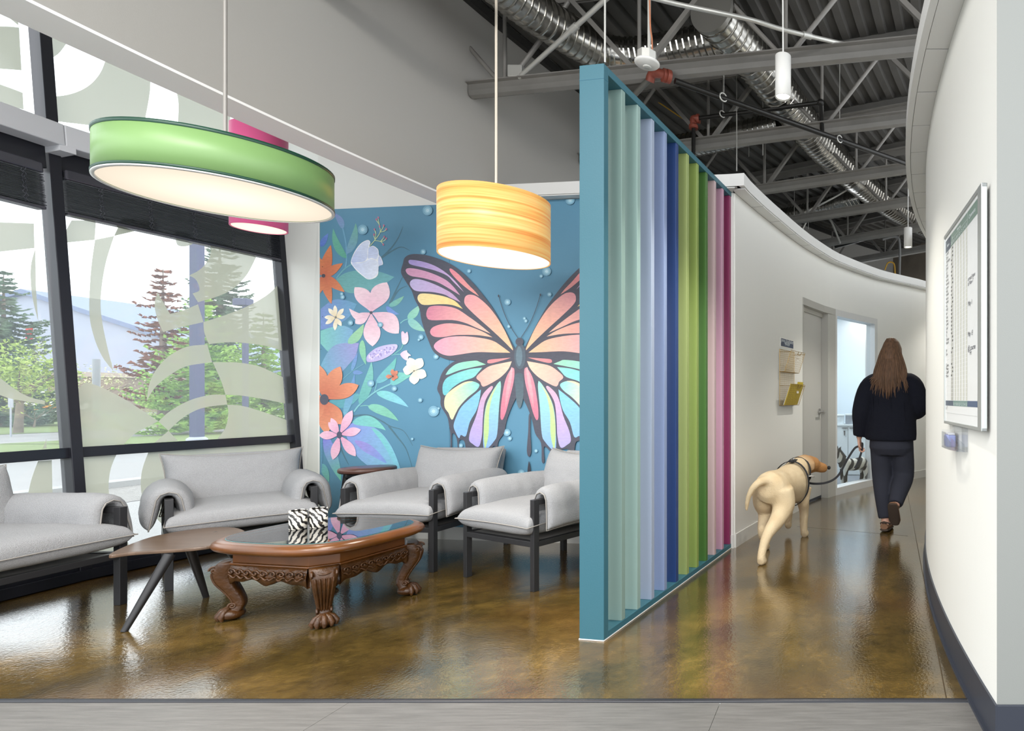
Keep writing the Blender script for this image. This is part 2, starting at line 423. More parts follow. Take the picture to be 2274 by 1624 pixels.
# ---------------------------------------------------------------- door with side light in the corridor wall
framem = mat('door_frame_grey', (176, 175, 170), 0.45)
doorm = mat('door_leaf_grey', (186, 185, 181), 0.5)
d1 = holder('door_1')
TP0, TP1 = R(22.55), R(23.45)
def jamb(mb, t0, t1, z0, z1, rin=-0.012, rout=0.13): arc_slab(mb, lambda t: RW(t) + rin, lambda t: RW(t) + rout, t0, t1, z0, z1, 3)
m = MB(); jamb(m, TD0, TP1, 2.13, 2.205); m.build('frame', framem, d1)
m = MB(); jamb(m, TD0 + 0.0002, TD0 + 0.0035, 0, 2.13, 0.0, 0.13); m.build('frame', framem, d1)
m = MB(); jamb(m, TP0, TP1, 0, 2.13); m.build('frame', framem, d1)
a = pol(RW(TD0) + 0.075, TD0 + 0.0037); c = pol(RW(TP0) + 0.075, TP0 - 0.0004); n_ = Vector((c.y - a.y, a.x - c.x, 0)).normalized()
def pl(a, c, off, th): return [(a.x - n_.x * -off, a.y - n_.y * -off)] if False else [(a.x + n_.x * off, a.y + n_.y * off), (c.x + n_.x * off, c.y + n_.y * off), (c.x + n_.x * (off - th), c.y + n_.y * (off - th)), (a.x + n_.x * (off - th), a.y + n_.y * (off - th))]
dl = MB(); dl.prism(pl(a, c, 0, 0.045), 0.012, 2.115); leaf_o = dl.build('leaf', doorm, d1)
m = MB(); m.prism(pl(a, c, 0.004, 0.01), 0.004, 0.03); m.build('bottom_seal', dark_base, d1)
m = MB(); m.prism(pl(a, c, 0.02, 0.03), 2.085, 2.13); m.build('stop_bead', framem, d1)
hp = c + (a - c).normalized() * 0.06 + n_ * 0.0
m = MB()
m.tube([hp + Vector((0, 0, 1.0)), hp + n_ * 0.012 + Vector((0, 0, 1.0))], 0.033, 20)
m.tube([hp + n_ * 0.01 + Vector((0, 0, 1.0)), hp + n_ * 0.055 + Vector((0, 0, 1.0))], 0.011, 12)
al = (c - a).normalized()
m.tube([hp + n_ * 0.05 + Vector((0, 0, 1.0)) - al * -0.012, hp + n_ * 0.052 + Vector((0, 0, 1.002)) - al * 0.05, hp + n_ * 0.05 + Vector((0, 0, 0.998)) - al * 0.115], [0.011, 0.010, 0.008], 12)
m.build('door_handle', chrome, leaf_o)
w1 = holder('window_3')
wfr = mat('side_light_frame_white', (205, 206, 206), 0.45)
m = MB(); jamb(m, TP1, TD1, 2.13, 2.205); m.build('frame', wfr, w1)
m = MB(); jamb(m, TP1, TD1, 0.0, 0.085); m.build('frame', wfr, w1)
m = MB(); jamb(m, TD1 - 0.005, TD1, 0.085, 2.13); m.build('frame', wfr, w1)
m = MB(); jamb(m, TP1, TP1 + 0.003, 0.085, 2.13); m.build('frame', wfr, w1)
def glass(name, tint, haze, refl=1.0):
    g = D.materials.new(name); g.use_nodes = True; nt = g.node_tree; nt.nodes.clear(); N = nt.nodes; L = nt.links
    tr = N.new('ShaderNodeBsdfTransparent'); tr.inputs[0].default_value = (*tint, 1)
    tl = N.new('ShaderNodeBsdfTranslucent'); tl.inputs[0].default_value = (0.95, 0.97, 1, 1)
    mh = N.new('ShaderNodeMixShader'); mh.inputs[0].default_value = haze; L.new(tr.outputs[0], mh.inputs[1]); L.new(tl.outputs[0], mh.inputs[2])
    gl = N.new('ShaderNodeBsdfGlossy'); gl.inputs['Roughness'].default_value = 0.01
    fr = N.new('ShaderNodeFresnel'); fr.inputs[0].default_value = 1.45
    mu = N.new('ShaderNodeMath'); mu.operation = 'MULTIPLY'; mu.inputs[1].default_value = refl; L.new(fr.outputs[0], mu.inputs[0])
    ms = N.new('ShaderNodeMixShader'); L.new(mu.outputs[0], ms.inputs[0]); L.new(mh.outputs[0], ms.inputs[1]); L.new(gl.outputs[0], ms.inputs[2])
    o = N.new('ShaderNodeOutputMaterial'); L.new(ms.outputs[0], o.inputs[0]); return g
clear = glass('clear_glass', (0.96, 0.98, 0.98), 0.0, 0.3)
m = MB(); arc_slab(m, lambda t: RW(t) + 0.055, lambda t: RW(t) + 0.061, TP1 + 0.002, TD1 - 0.004, 0.08, 2.135, 10); m.build('pane', clear, w1)
# the office behind the side light
rw = mat('pale_blue_white_paint', (214, 224, 230), 0.6)
def rp(r, d, z=0): return pol(r, R(d), z)
m = MB()
def wall_seg(mb, A, B, z0, z1, th=0.08):
    A = Vector(A); B = Vector(B); t = (B - A).normalized(); p = Vector((-t.y, t.x, 0)) * th
    mb.prism([(A.x, A.y), (B.x, B.y), (B.x + p.x, B.y + p.y), (A.x + p.x, A.y + p.y)], z0, z1)
A0, A1, A2, A3 = rp(11.5, 20.3), rp(13.9, 18.5), rp(13.9, 36.0), rp(11.3, 35)
wall_seg(m, A0, A1, 0, 2.6); wall_seg(m, A1, A2, 0, 2.6); wall_seg(m, A2, A3, 0, 2.6); struct(m.build('wall_office', rw))
m = MB(); m.prism([(v.x, v.y) for v in (A0, A1, A2, A3)], -0.01, 0.004); struct(m.build('floor_office', mat('grey_office_carpet', (130, 134, 140), 0.9, var=0.15, vscale=60)))
m = MB(); m.prism([(v.x, v.y) for v in (A0, A1, A2, A3)], 2.6, 2.66); struct(m.build('ceiling_office', rw))
ol = rp(12.6, 27, 2.57); lamp('office_ceiling_light', 'AREA', ol, 95, (0.86, 0.93, 1.0), 1.0, shape='RECTANGLE', size_y=0.6)
# ---------------------------------------------------------------- facade: leaning curtain wall of facets
S0 = Vector((-4.84, 3.57, 0)); LEAN = 0.0915
class Facet:
    def __init__(s, o, d):
        s.o = Vector(o); s.d = Vector((d[0], d[1], 0)).normalized(); s.out = Vector((-s.d.y, s.d.x, 0))
        s.u = (s.out * LEAN + Vector((0, 0, 1))); s.n = s.d.cross(s.u).normalized()     # n points into the room
    def P(s, a, z, off=0.0): return s.o + s.d * a + s.u * z + s.n * off
    def px(s, x, y, off=0.0): return onplane(x, y, s.o + s.n * off, s.n)
    def bar(s, mb, a0, a1, z0, z1, f0, f1):   # a bar lying in the facet; f = distance into the room
        mb.hexa([s.P(a0, z0, f0), s.P(a1, z0, f0), s.P(a1, z0, f1), s.P(a0, z0, f1), s.P(a0, z1, f0), s.P(a1, z1, f0), s.P(a1, z1, f1), s.P(a0, z1, f1)])
dA, dB = (0.127, 0.992), (-0.052, 0.9986)
FA = Facet(S0, dA); FB = Facet(S0, dB)
dC = (-0.13, 0.9915); FC = Facet(FB.P(-1.32, 0), dC)
ZT = 3.95
LA = 1.295
glassw = glass('window_glass_veiled', (0.93, 0.95, 0.95), 0.06, 0.5)  # white translucent share puts the glare over the view into the glass
film = D.materials.new('frosted_sage_film'); film.use_nodes = True; nt = film.node_tree; nt.nodes.clear(); N = nt.nodes; L = nt.links
df = N.new('ShaderNodeBsdfDiffuse'); df.inputs[0].default_value = lin((204, 204, 188))
tl = N.new('ShaderNodeBsdfTranslucent'); tl.inputs[0].default_value = lin((198, 200, 182))
m1 = N.new('ShaderNodeMixShader'); m1.inputs[0].default_value = 0.62; L.new(df.outputs[0], m1.inputs[1]); L.new(tl.outputs[0], m1.inputs[2])
tr = N.new('ShaderNodeBsdfTransparent'); m2 = N.new('ShaderNodeMixShader'); m2.inputs[0].default_value = 0.10
L.new(m1.outputs[0], m2.inputs[1]); L.new(tr.outputs[0], m2.inputs[2])
gl = N.new('ShaderNodeBsdfGlossy'); gl.inputs['Roughness'].default_value = 0.08; m3 = N.new('ShaderNodeMixShader'); m3.inputs[0].default_value = 0.04
L.new(m2.outputs[0], m3.inputs[1]); L.new(gl.outputs[0], m3.inputs[2])
o = N.new('ShaderNodeOutputMaterial'); L.new(m3.outputs[0], o.inputs[0])
beamw = mat('white_painted_steel', (214, 216, 220), 0.45)

def window(name, fc, a0, a1, mull_left, mull_right):
    w_ = holder(name)
    for (z0, z1, f0, f1, nm) in ((0.0, 0.105, -0.03, 0.045, 'sill_rail'), (0.77, 0.835, -0.03, 0.04, 'middle_rail'), (2.60, 2.76, -0.03, 0.05, 'head_rail')):
        m = MB(); fc.bar(m, a0, a1, z0, z1, f0, f1); m.build(nm, blackmetal, w_, bevel=0.003)
    for (z0, z1) in ((0.10, 0.775), (0.83, 2.67), (2.83, ZT)):
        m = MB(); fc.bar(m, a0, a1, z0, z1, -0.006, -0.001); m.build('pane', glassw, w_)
    for a, on in ((a0, mull_left), (a1, mull_right)):
        if on:
            m = MB(); fc.bar(m, a - 0.026, a + 0.026, 0.0, ZT, -0.03, 0.062); m.build('mullion', blackmetal, w_, bevel=0.003)
    return w_
W1 = window('window_1', FA, 0, LA, True, True)
W2 = window('window_2', FB, -1.32, 0, True, False)
W4 = window('window_4', FC, -1.3, 0, True, False)
for fc, a0, a1 in ((FA, 0.02, LA), (FB, -1.32, -0.02), (FC, -1.3, -0.02)):
    pass
# white structural tube in front of the transom and the bracket that holds it
def rail_pts(off, z): return [FC.P(-1.3, z, off), FB.P(-1.32, z, off), FA.P(0, z, off), FA.P(LA + 0.02, z, off)]
m = MB()
for A, B, fc in ((-1.3, 0.0, FC), (-1.32, 0.0, FB), (0.0, LA + 0.02, FA)):
    fc.bar(m, A - 0.008, B + 0.008, 2.735, 2.875, 0.055, 0.165)
struct(m.build('trim_6', beamw, bevel=0.006))
m = MB(); FA.bar(m, -0.035, 0.035, 2.70, 2.74, 0.05, 0.165); m.build('trim_7', beamw)['kind'] = 'structure'
# black kerb that the curtain wall stands on
m = MB(); FA.bar(m, 0, LA, -0.0, 0.06, 0.045, 0.085); FB.bar(m, -1.32, 0, -0.0, 0.06, 0.045, 0.085); struct(m.build('trim_8', blackmetal))
# return wall between window and mural
p = FA.P(LA + 0.026, 0, 0.06)
# frosted film, cut shapes stuck to the panes (corner points read off the glass)
Z2 = lambda x, y: (x / 2.9, 500 + y / 2.9)
Z1 = lambda x, y: (x / 2.9, y / 2.9)
Z3 = lambda x, y: (x / 2.8, 980 + y / 2.8)
Z5 = lambda x, y: (x / 3.691, 680 + y / 3.691)
def film_piece(win, fc, conv, pts):
    P = [fc.px(*conv(x, y), 0.0012) for x, y in smooth_poly(pts, 5)]
    n = len(P); m = MB(); m.add(P, [tuple(range(n))])
    ar = sum(P[i].y * P[(i + 1) % n].z - P[(i + 1) % n].y * P[i].z for i in range(n))
    if ar < 0: m.f = [f[::-1] for f in m.f]
    m.build('frosted_film', film, win)
def C(*p): # doubled points: corners
    out = []
    for x in p: out += [x, x]
    return out
fpA = [
 C((380, 118), (460, -30), (618, -30), (610, 95)),
 C((735, 70), (775, -20)) + [(800, 30), (900, 38)] + C((1010, 48), (1010, 0), (790, -30)),
 C((612, 95)) + [(585, 300), (575, 560), (605, 720), (660, 850)] + C((730, 940)) + [(690, 780), (655, 600), (650, 450), (680, 250)] + C((735, 70)),
 C((1128, 60)) + [(1140, 125), (1185, 138), (1235, 125)] + C((1255, 105), (1200, 60)),
 C((1350, 110), (1655, 195)) + [(1590, 320), (1500, 410), (1400, 460)] + C((1275, 497), (1240, 440)) + [(1280, 425), (1282, 395), (1260, 350)] + C((1218, 325)) + [(1290, 285), (1340, 225), (1358, 170)],
 C((1015, 432)) + [(995, 510), (1012, 600)] + C((1050, 690)) + [(1160, 660)] + C((1310, 625), (1275, 510)) + [(1170, 553)] + C((1095, 572)) + [(1058, 510)],
 C((1310, 625)) + [(1450, 580), (1600, 520), (1720, 450)] + C((1790, 385), (1815, 810)) + [(1690, 775), (1500, 755)] + C((1345, 767)) + [(1315, 690)],
 C((1335, 770)) + [(1200, 785), (1080, 850), (1000, 940), (960, 1030)] + C((945, 1132)) + [(1000, 1045), (1090, 970), (1200, 910)] + C((1366, 884)),
 C((1370, 884)) + [(1520, 885), (1650, 905), (1750, 945)] + C((1822, 980), (1836, 1150)) + [(1700, 1122), (1560, 1100)] + C((1452, 1093)) + [(1422, 1000)],
 C((1452, 1094)) + [(1350, 1095), (1220, 1130), (1100, 1195)] + C((1020, 1265), (1085, 1325)) + [(1180, 1240), (1300, 1180)] + C((1464, 1156)),
 C((1464, 1158)) + [(1560, 1165), (1700, 1205)] + C((1845, 1256), (1850, 1365), (1388, 1392)) + [(1450, 1310), (1470, 1220)],
 C((408, 1135)) + [(550, 1015)] + C((560, 1014)) + [(640, 1040), (800, 1120)] + C((1020, 1263)) + [(950, 1300), (860, 1350)] + C((798, 1412), (436, 1440)),
 C((1085, 1325), (1145, 1390), (995, 1402)),
 C((385, 818), (462, 870), (388, 846))]
for q in fpA: film_piece(W1, FA, Z2, q)
film_piece(W1, FA, Z3, C((428, 96), (726, 78)) + [(688, 175), (675, 290), (695, 380)] + C((770, 560), (820, 700), (440, 745)))
film_piece(W1, FA, Z3, C((922, 70)) + [(884, 180), (876, 290), (905, 400)] + C((1010, 520), (1830, 560), (1830, 5)))
film_piece(W1, FA, Z1, C((238, 120), (445, 252)) + [(372, 350)] + C((252, 413)))
film_piece(W1, FA, Z1, C((440, 252), (440, 200), (966, 440)) + [(968, 560), (955, 660)] + C((938, 750), (930, 850), (272, 770), (272, 624)) + [(430, 612), (560, 560), (645, 470)] + C((690, 355)))
film_piece(W1, FA, Z1, C((1122, 540)) + [(1148, 650)] + C((1146, 800), (1480, 860), (1486, 640)))
fpB = [C((-60, -20), (218, -10), (222, 148), (-60, 178)),
 C((228, 150)) + [(198, 270), (205, 440)] + C((246, 622)) + [(232, 400)],
 C((-60, 950), (0, 985)) + [(100, 1060), (190, 1108)] + C((288, 1132), (288, 1156)) + [(130, 1130), (40, 1110)] + C((-60, 1070)),
 C((275, 1440)) + [(290, 1400)] + C((298, 1376), (300, 1440))]
for q in fpB: film_piece(W2, FB, Z2, q)
film_piece(W2, FB, Z3, C((237, 124), (322, 118), (328, 400), (160, 400)) + [(195, 240)])
film_piece(W2, FB, Z1, C((-40, 170)) + [(60, 172)] + C((122, 178), (138, 452), (-40, 440)))
film_piece(W2, FB, Z1, C((-40, 530)) + [(60, 565)] + C((146, 598), (152, 705), (-40, 655)))
film_piece(W2, FB, Z1, C((-40, 20), (112, 100), (118, 162)) + [(50, 110)] + C((-40, 70)))
# blinds drawn up: headrail, stacked slats, bottom rail, ladder cords
bm1 = mat('charcoal_blind_aluminium', (54, 55, 64), 0.3, 0.5); bm2 = mat('blind_headrail', (80, 80, 88), 0.25, 0.5)
def blind(label, fc, a0, a1):
    b0 = fc.P((a0 + a1) / 2, 2.66, 0.06); t = thing('window_blind', label, 'blind', b0)
    def mk(nm, z0, z1, f0, f1, mt, bev=0):
        m = MB(); fc.bar(m, a0, a1, z0, z1, f0, f1); m.v = [tuple(Vector(v) - b0) for v in m.v]; return m.build(nm, mt, t, bevel=bev)
    mk('headrail', 2.555, 2.62, 0.012, 0.075, bm2, 0.008)
    for i in range(20):
        random.seed(i); j = random.uniform(-.004, .004); mk('slat', 2.350 + i * 0.0102, 2.3535 + i * 0.0102, 0.016 + j, 0.068 + j, bm1)
    mk('bottom_rail', 2.327, 2.346, 0.016, 0.068, bm2, 0.003)
    n = 5 if a1 - a0 > 1 else 4
    for i in range(n):
        a = a0 + (a1 - a0) * (i + 0.6) / n; m = MB()
        for k in range(2):
            pts = [fc.P(a + k * .012 + .006 * sin(z * 190 + k), z, 0.074 + .004 * cos(z * 150)) - b0 for z in [2.340 + .0108 * q for q in range(21)]]
            m.tube(pts, 0.0022, 5)
        m.build('ladder_cord', bm1, t)
blind('charcoal slatted blind drawn up above the wide window pane', FA, 0.035, LA - 0.03)
blind('charcoal slatted blind drawn up over the pane at the picture edge', FB, -1.29, -0.035)

# ---------------------------------------------------------------- outside
def gmat(name, c, v=0.15, s=1.0): return mat(name, c, 0.9, var=v, vscale=s)
ZG = -0.16
def band(name, x0, x1, y0, y1, z, mt):
    m = MB(); m.add([(x0, y0, z), (x1, y0, z), (x1, y1, z), (x0, y1, z)], [(0, 1, 2, 3)]); return struct(m.build(name, mt))
band('ground', -160, -5.2, -30, 160, ZG - 0.02, gmat('pale_asphalt', (150, 149, 148), .06, 2))
band('pavement', -9.0, -5.0, -10, 14, ZG, gmat('pale_concrete_walk', (158, 157, 155), .05, 3))
band('gravel_bed', -10.6, -9.0, -10, 20, ZG + 0.005, gmat('pebble_gravel', (140, 137, 132), .5, 30))
m = MB(); m.box((-10.9, -10, ZG - .02), (-10.6, 20, ZG + .09)); struct(m.build('kerb', gmat('kerb_concrete', (170, 170, 168))))
gr_ = gmat('spring_lawn', (112, 128, 74), .2, 3)
band('lawn', -24, -17.5, -10, 60, ZG + 0.01, gr_); band('lawn_far', -60, -30, -10, 60, ZG + 0.02, gr_); band('lawn_back', -24, -6, 16, 19, ZG + .02, gr_)
band('road', -30, -24, -10, 90, ZG + 0.01, gmat('pale_road', (143, 142, 141)))
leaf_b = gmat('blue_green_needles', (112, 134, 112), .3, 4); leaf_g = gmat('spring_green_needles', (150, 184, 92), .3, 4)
leaf_r = gmat('rust_brown_needles', (136, 84, 64), .3, 4); leaf_y = gmat('fresh_green_leaves', (166, 186, 96), .3, 3)
bark = gmat('grey_brown_bark', (130, 116, 104), .3, 8)
def spruce(label, x, y, h, rad, mt, seed, dens=1.0, zs=0.9):
    t = thing('spruce_tree', label, 'tree', (x, y, ZG), 0); rnd = random.Random(seed)
    m = MB(); m.tube([(0, 0, 0), (0, 0, h * .5), (0, 0, h * .98)], [h * .026, h * .016, .01], 7); m.build('trunk', bark, t)
    m = MB(); z = zs
    while z < h:
        f = (1 - (z / h)) ** 0.85; br = rad * f * rnd.uniform(.8, 1.1) + .12; n = max(4, int(9 * dens * (f + .35)))
        for j in range(n):
            a = rnd.uniform(0, 2 * pi); L_ = br * rnd.uniform(.65, 1.1); k = max(3, int(L_ / .11))
            for s in range(k):
                q = (s + .6) / k; rr = L_ * q; zz = z - .18 * L_ * sin(q * pi * .8) + .12 * L_ * q ** 3
                wd = .16 * (1 - q * .6) * h / 6 + .06
                for sg in (-1, 1):
                    c0 = Vector((rr * cos(a), rr * sin(a), zz)); side = Vector((-sin(a), cos(a), 0)) * sg; fw = Vector((cos(a), sin(a), 0))
                    e1 = c0 + side * wd * rnd.uniform(.7, 1.2) + fw * wd * .7 + Vector((0, 0, rnd.uniform(-.09, .05)))
                    e2 = c0 + fw * wd * .55 + Vector((0, 0, rnd.uniform(-.03, .06))); e3 = c0 + Vector((0, 0, -.06 - .05 * rnd.random()))
                    m.add([c0, e1, e2, e3], [(0, 1, 2), (0, 3, 1)])
        z += .17 + .1 * rnd.random()
    m.build('foliage', mt, t, kind='stuff')
def broadleaf(label, x, y, h, r, mt, seed, zc=None, cnt=2600):
    t = thing('leafy_tree', label, 'tree', (x, y, ZG)); rnd = random.Random(seed); zc = zc or h * .62
    m = MB(); m.tube([(0, 0, 0), (.05, 0, h * .2), (0, .05, h * .35)], [h * .035, h * .028, h * .024], 8)
    for j in range(9):
        a = j * 2.4; m.tube([(0, .05, h * .3), (r * .35 * cos(a), r * .35 * sin(a), h * .5), (r * .75 * cos(a), r * .75 * sin(a), h * (.6 + .035 * (j % 4)))], [h * .014, h * .009, .012], 6)
    m.build('trunk', bark, t)
    m = MB()
    for j in range(cnt):
        d = Vector((rnd.gauss(0, 1), rnd.gauss(0, 1), rnd.gauss(0, .8))).normalized() * (rnd.random() ** .45)
        lob = 1 + .22 * sin(d.x * 7 + d.z * 5) * cos(d.y * 6)
        c0 = Vector((d.x * r * lob, d.y * r * lob, zc + d.z * (h - zc) * lob)); s = .05 * h / 4
        v = [c0 + Vector((rnd.gauss(0, s), rnd.gauss(0, s), rnd.gauss(0, s))) for _ in range(3)]; m.add(v, [(0, 1, 2)])
    m.build('foliage', mt, t, kind='stuff')
def out(px, Y): return (px - CX) / F * Y
spruce('rust-brown dying spruce tree seen through the wide window', out(362, 22), 22, 6.5, 1.75, leaf_r, 1, .8, 1.2)
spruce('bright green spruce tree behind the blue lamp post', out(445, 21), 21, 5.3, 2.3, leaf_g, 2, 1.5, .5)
spruce('tall blue-green spruce tree rising behind the bright green one', out(488, 32), 32, 11, 2.9, leaf_b, 3, 1.1, 1.0)
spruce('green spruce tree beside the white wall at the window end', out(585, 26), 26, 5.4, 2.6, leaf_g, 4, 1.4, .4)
spruce('dark blue-green spruce tree outside the pane at the picture edge', out(8, 26), 26, 7.2, 3.0, leaf_b, 5, 1.3, .6)
broadleaf('pale green leafy tree with a bare trunk before the dark spruce', out(40, 21), 21, 3.6, 1.35, leaf_y, 6, 2.2)
broadleaf('small thin-leaved tree in front of the grey building', out(200, 34), 34, 3.6, 2.6, gmat('pale_bud_leaves', (206, 206, 160), .2), 7, 2.3, 700)
broadleaf('small round shrub on the lawn under the brown spruce', out(338, 28), 28, 1.0, .5, leaf_y, 8, .55, 700)
broadleaf('low dark shrub beside the road near the picture edge', out(75, 25), 25, 1.1, .6, leaf_b, 9, .55, 700)
def post(name, label, px, Y, z1, r, mt, cat='lamp post'):
    return thing(name, label, cat, (out(px, Y), Y, ZG))
bluep = mat('slate_blue_paint', (60, 66, 100), 0.5); palep = mat('pale_grey_paint', (170, 174, 184), .5)
t = thing('lamp_post', 'thick slate-blue lamp post on a white concrete foot', 'lamp post', (out(437.5, 13), 13, ZG))
m = MB(); m.box((-.083, -.083, .35), (.083, .083, 5.2)); m.build('pole', bluep, t)
m = MB(); m.lathe([(.17, 0), (.17, .38), (.12, .42)], n=16); m.build('base', palep, t)
t = thing('street_lamp', 'thin grey street lamp with a boxy head among the spruces', 'lamp post', (out(545, 17), 17, ZG))
m = MB(); m.box((-.05, -.05, 0), (.05, .05, 4.1)); m.build('pole', bluep, t)
m = MB(); m.box((-.28, -.12, 4.1), (.14, .12, 4.32)); m.build('lamp_head', bluep, t, bevel=.03)
t = thing('light_pole', 'white pole standing before the grey gabled building', 'pole', (out(214, 30), 30, ZG)); m = MB(); m.tube([(0, 0, 0), (0, 0, 3.4)], .14, 10); m.build('shaft', palep, t)
t = thing('flag_pole', 'thin pole flying a small red flag by the dark spruce', 'flag', (out(76, 40), 40, ZG)); m = MB(); m.tube([(0, 0, 0), (0, 0, 6.6)], .05, 8); m.build('shaft', palep, t)
m = MB(); g = 8
for i in range(g + 1):
    x = -.7 * i / g; y = .1 * sin(i * 1.1); m.v += [(x, y, 5.5 + .1 * x), (x, y, 6.5 + .25 * x)]
m.c = [(1, 1, 1, 1)] * len(m.v)
for i in range(g): m.f.append([2 * i, 2 * i + 2, 2 * i + 3, 2 * i + 1]); m.mi.append(0); m.sm.append(True)
m.build('flag_cloth', mat('red_flag_cloth', (205, 50, 50), .8), t)
t = thing('street_sign', 'small pale sign on a thin post beside the lawn', 'sign', (out(24, 19), 19, ZG)); m = MB(); m.tube([(0, 0, 0), (0, 0, 1.2)], .022, 8); m.build('post', palep, t)
m = MB(); m.box((-.08, -.012, 1.0), (.08, .012, 1.5)); m.build('sign_plate', palep, t)
# buildings
bw = mat('pale_grey_cladding', (172, 178, 194), .8, var=.04, vscale=1)
t = thing('gabled_hall', 'large pale grey hall with a sloping roof edge beyond the trees', 'building', (out(60, 62), 62, ZG))
xa, xb = 0, 26
m = MB(); Y_ = 0
m.add([(xa - 8, 0, 0), (xb, 0, 0), (xb, 0, 4.4), (xa, 0, 12.8), (xa - 8, 0, 10.5), (xa - 8, 14, 0), (xb, 14, 0), (xb, 14, 4.4), (xa, 14, 12.8), (xa - 8, 14, 10.5)],
      [(0, 1, 2, 3, 4), (9, 8, 7, 6, 5), (1, 6, 7, 2), (0, 4, 9, 5)]); m.build('wall', bw, t)
m = MB(); m.hexa([(xa, -.5, 12.8), (xb + .6, -.5, 4.2), (xb + .6, 14.5, 4.2), (xa, 14.5, 12.8), (xa, -.5, 13.3), (xb + .6, -.5, 4.7), (xb + .6, 14.5, 4.7), (xa, 14.5, 13.3)])
m.hexa([(xa - 8.6, -.5, 10.4), (xa, -.5, 12.8), (xa, 14.5, 12.8), (xa - 8.6, 14.5, 10.4), (xa - 8.6, -.5, 10.8), (xa, -.5, 13.3), (xa, 14.5, 13.3), (xa - 8.6, 14.5, 10.8)]); m.build('roof', mat('blue_grey_roof', (120, 134, 164), .6), t)
pal = [(110, 125, 175), (172, 176, 184), (190, 164, 80), (110, 125, 175), (172, 176, 184), (150, 158, 178)]
for i in range(10):
    m = MB(); m.box((6 + i * 1.5, -.06, 2.4), (7.46 + i * 1.5, 0, 3.9)); c = pal[(i * 2 + i // 3) % 6]; m.build('facade_panel', mat('panel_%d_%d_%d' % c, c, .7), t)
t = thing('low_building', 'low tan building behind the pale leafy tree', 'building', (out(80, 48), 48, ZG))
m = MB(); m.box((-9, 0, 0), (3.0, 8, 3.2)); m.build('wall', mat('tan_stucco', (140, 124, 110), .9), t)
m = MB(); m.box((-9.2, -.2, 3.2), (3.2, 8.2, 3.6)); m.build('roof', mat('tan_fascia', (176, 160, 150), .8), t)
for i in range(3):
    m = MB(); m.box((-7 + i * 3.2, -.05, 1.0), (-5.4 + i * 3.2, .02, 2.4)); m.build('window', mat('dim_window', (120, 130, 140), .2), t)
t = thing('delivery_van', 'small orange and white van parked beyond the mullion', 'van', (out(95.5, 38), 38, ZG), R(80))
m = MB(); m.prism([(-1.9, 0), (1.9, 0), (1.9, .55), (1.15, .75), (.7, 1.45), (-1.9, 1.5)], -.75, .75, Matrix.Rotation(pi / 2, 4, 'X') @ Matrix.Translation((0, .3, 0))); m.build('body', mat('white_van_paint', (232, 230, 226), .3), t, bevel=.06)
m = MB(); m.box((-1.92, -.76, .55), (1.2, .76, .85)); m.build('stripe', mat('orange_stripe', (235, 150, 50), .4), t)
for x in (-1.2, 1.2):
    for y in (-.72, .72):
        m = MB(); m.tube([(x, y - .09, .3), (x, y + .09, .3)], .3, 14); m.build('wheel', mat('tyre', (40, 40, 44), .8), t)
# ---------------------------------------------------------------- roof joists, ducts, pipes
JO = [(R(4.0), 'nearest'), (R(9.25), ''), (R(14.7), ''), (R(20.4), ''), (R(25.6), ''), (R(31.0), ''), (R(36.4), '')]
JL = ['open-web steel roof joist directly above the white cylinder lamp cord, highest in view',
      'open-web steel roof joist crossing just behind the teal post',
      'second open-web steel roof joist behind the teal post, under the short branch duct',
      'third open-web steel roof joist back from the teal post',
      'fourth open-web steel roof joist, where the large duct has its bright collar',
      'fifth open-web steel roof joist, dim above the curved cap',
      'furthest open-web steel roof joist, dark before the end wall']
ZB = 3.43
for (t_, _), lab in zip(JO, JL):
    o = thing('roof_joist', lab, 'joist', pol(RB - 0.01, t_, ZB), -t_, 'open-web roof joists')
    Ln = RB - 8.9
    # local +x runs along the joist towards the curve's centre
    m = MB()
    prof = [(-.062, .105), (.062, .105), (.062, .097), (.034, .092), (.038, .045), (.028, .012), (0, 0), (-.028, .012), (-.038, .045), (-.034, .092), (-.062, .097)]
    vs = []; k = len(prof)
    for x in (0, Ln): vs += [(x, y, z) for y, z in prof]
    m.add(vs, [(j, (j + 1) % k, k + (j + 1) % k, k + j) for j in range(k)] + [tuple(range(k))[::-1], tuple(range(k, 2 * k))])
    m.build('bottom_chord', steel_grey, o)
    m = MB(); m.box((.3, -.07, .70), (Ln, -.006, .708)); m.box((.3, .006, .70), (Ln, .07, .708)); m.box((.3, -.014, .64), (Ln, -.006, .70)); m.box((.3, .006, .64), (Ln, .014, .70)); m.box((.3, -.035, .708), (Ln, .035, .785))
    m.build('top_chord', steel_grey, o)
    x = 0.28; i = 0
    while x < Ln - .5:
        for dx in (-.5, .5):
            m = MB(); m.tube([(x + dx * .08, 0, .10), (x + dx * 1.08, 0, .66)], (.017, .017), 4 if i % 2 else 8); m.build('web_bar', steel_grey, o)
        m = MB(); m.tube([(x, 0, .10), (x, 0, .66)], .014, 8); m.build('web_bar', steel_grey, o)
        x += 1.09; i += 1
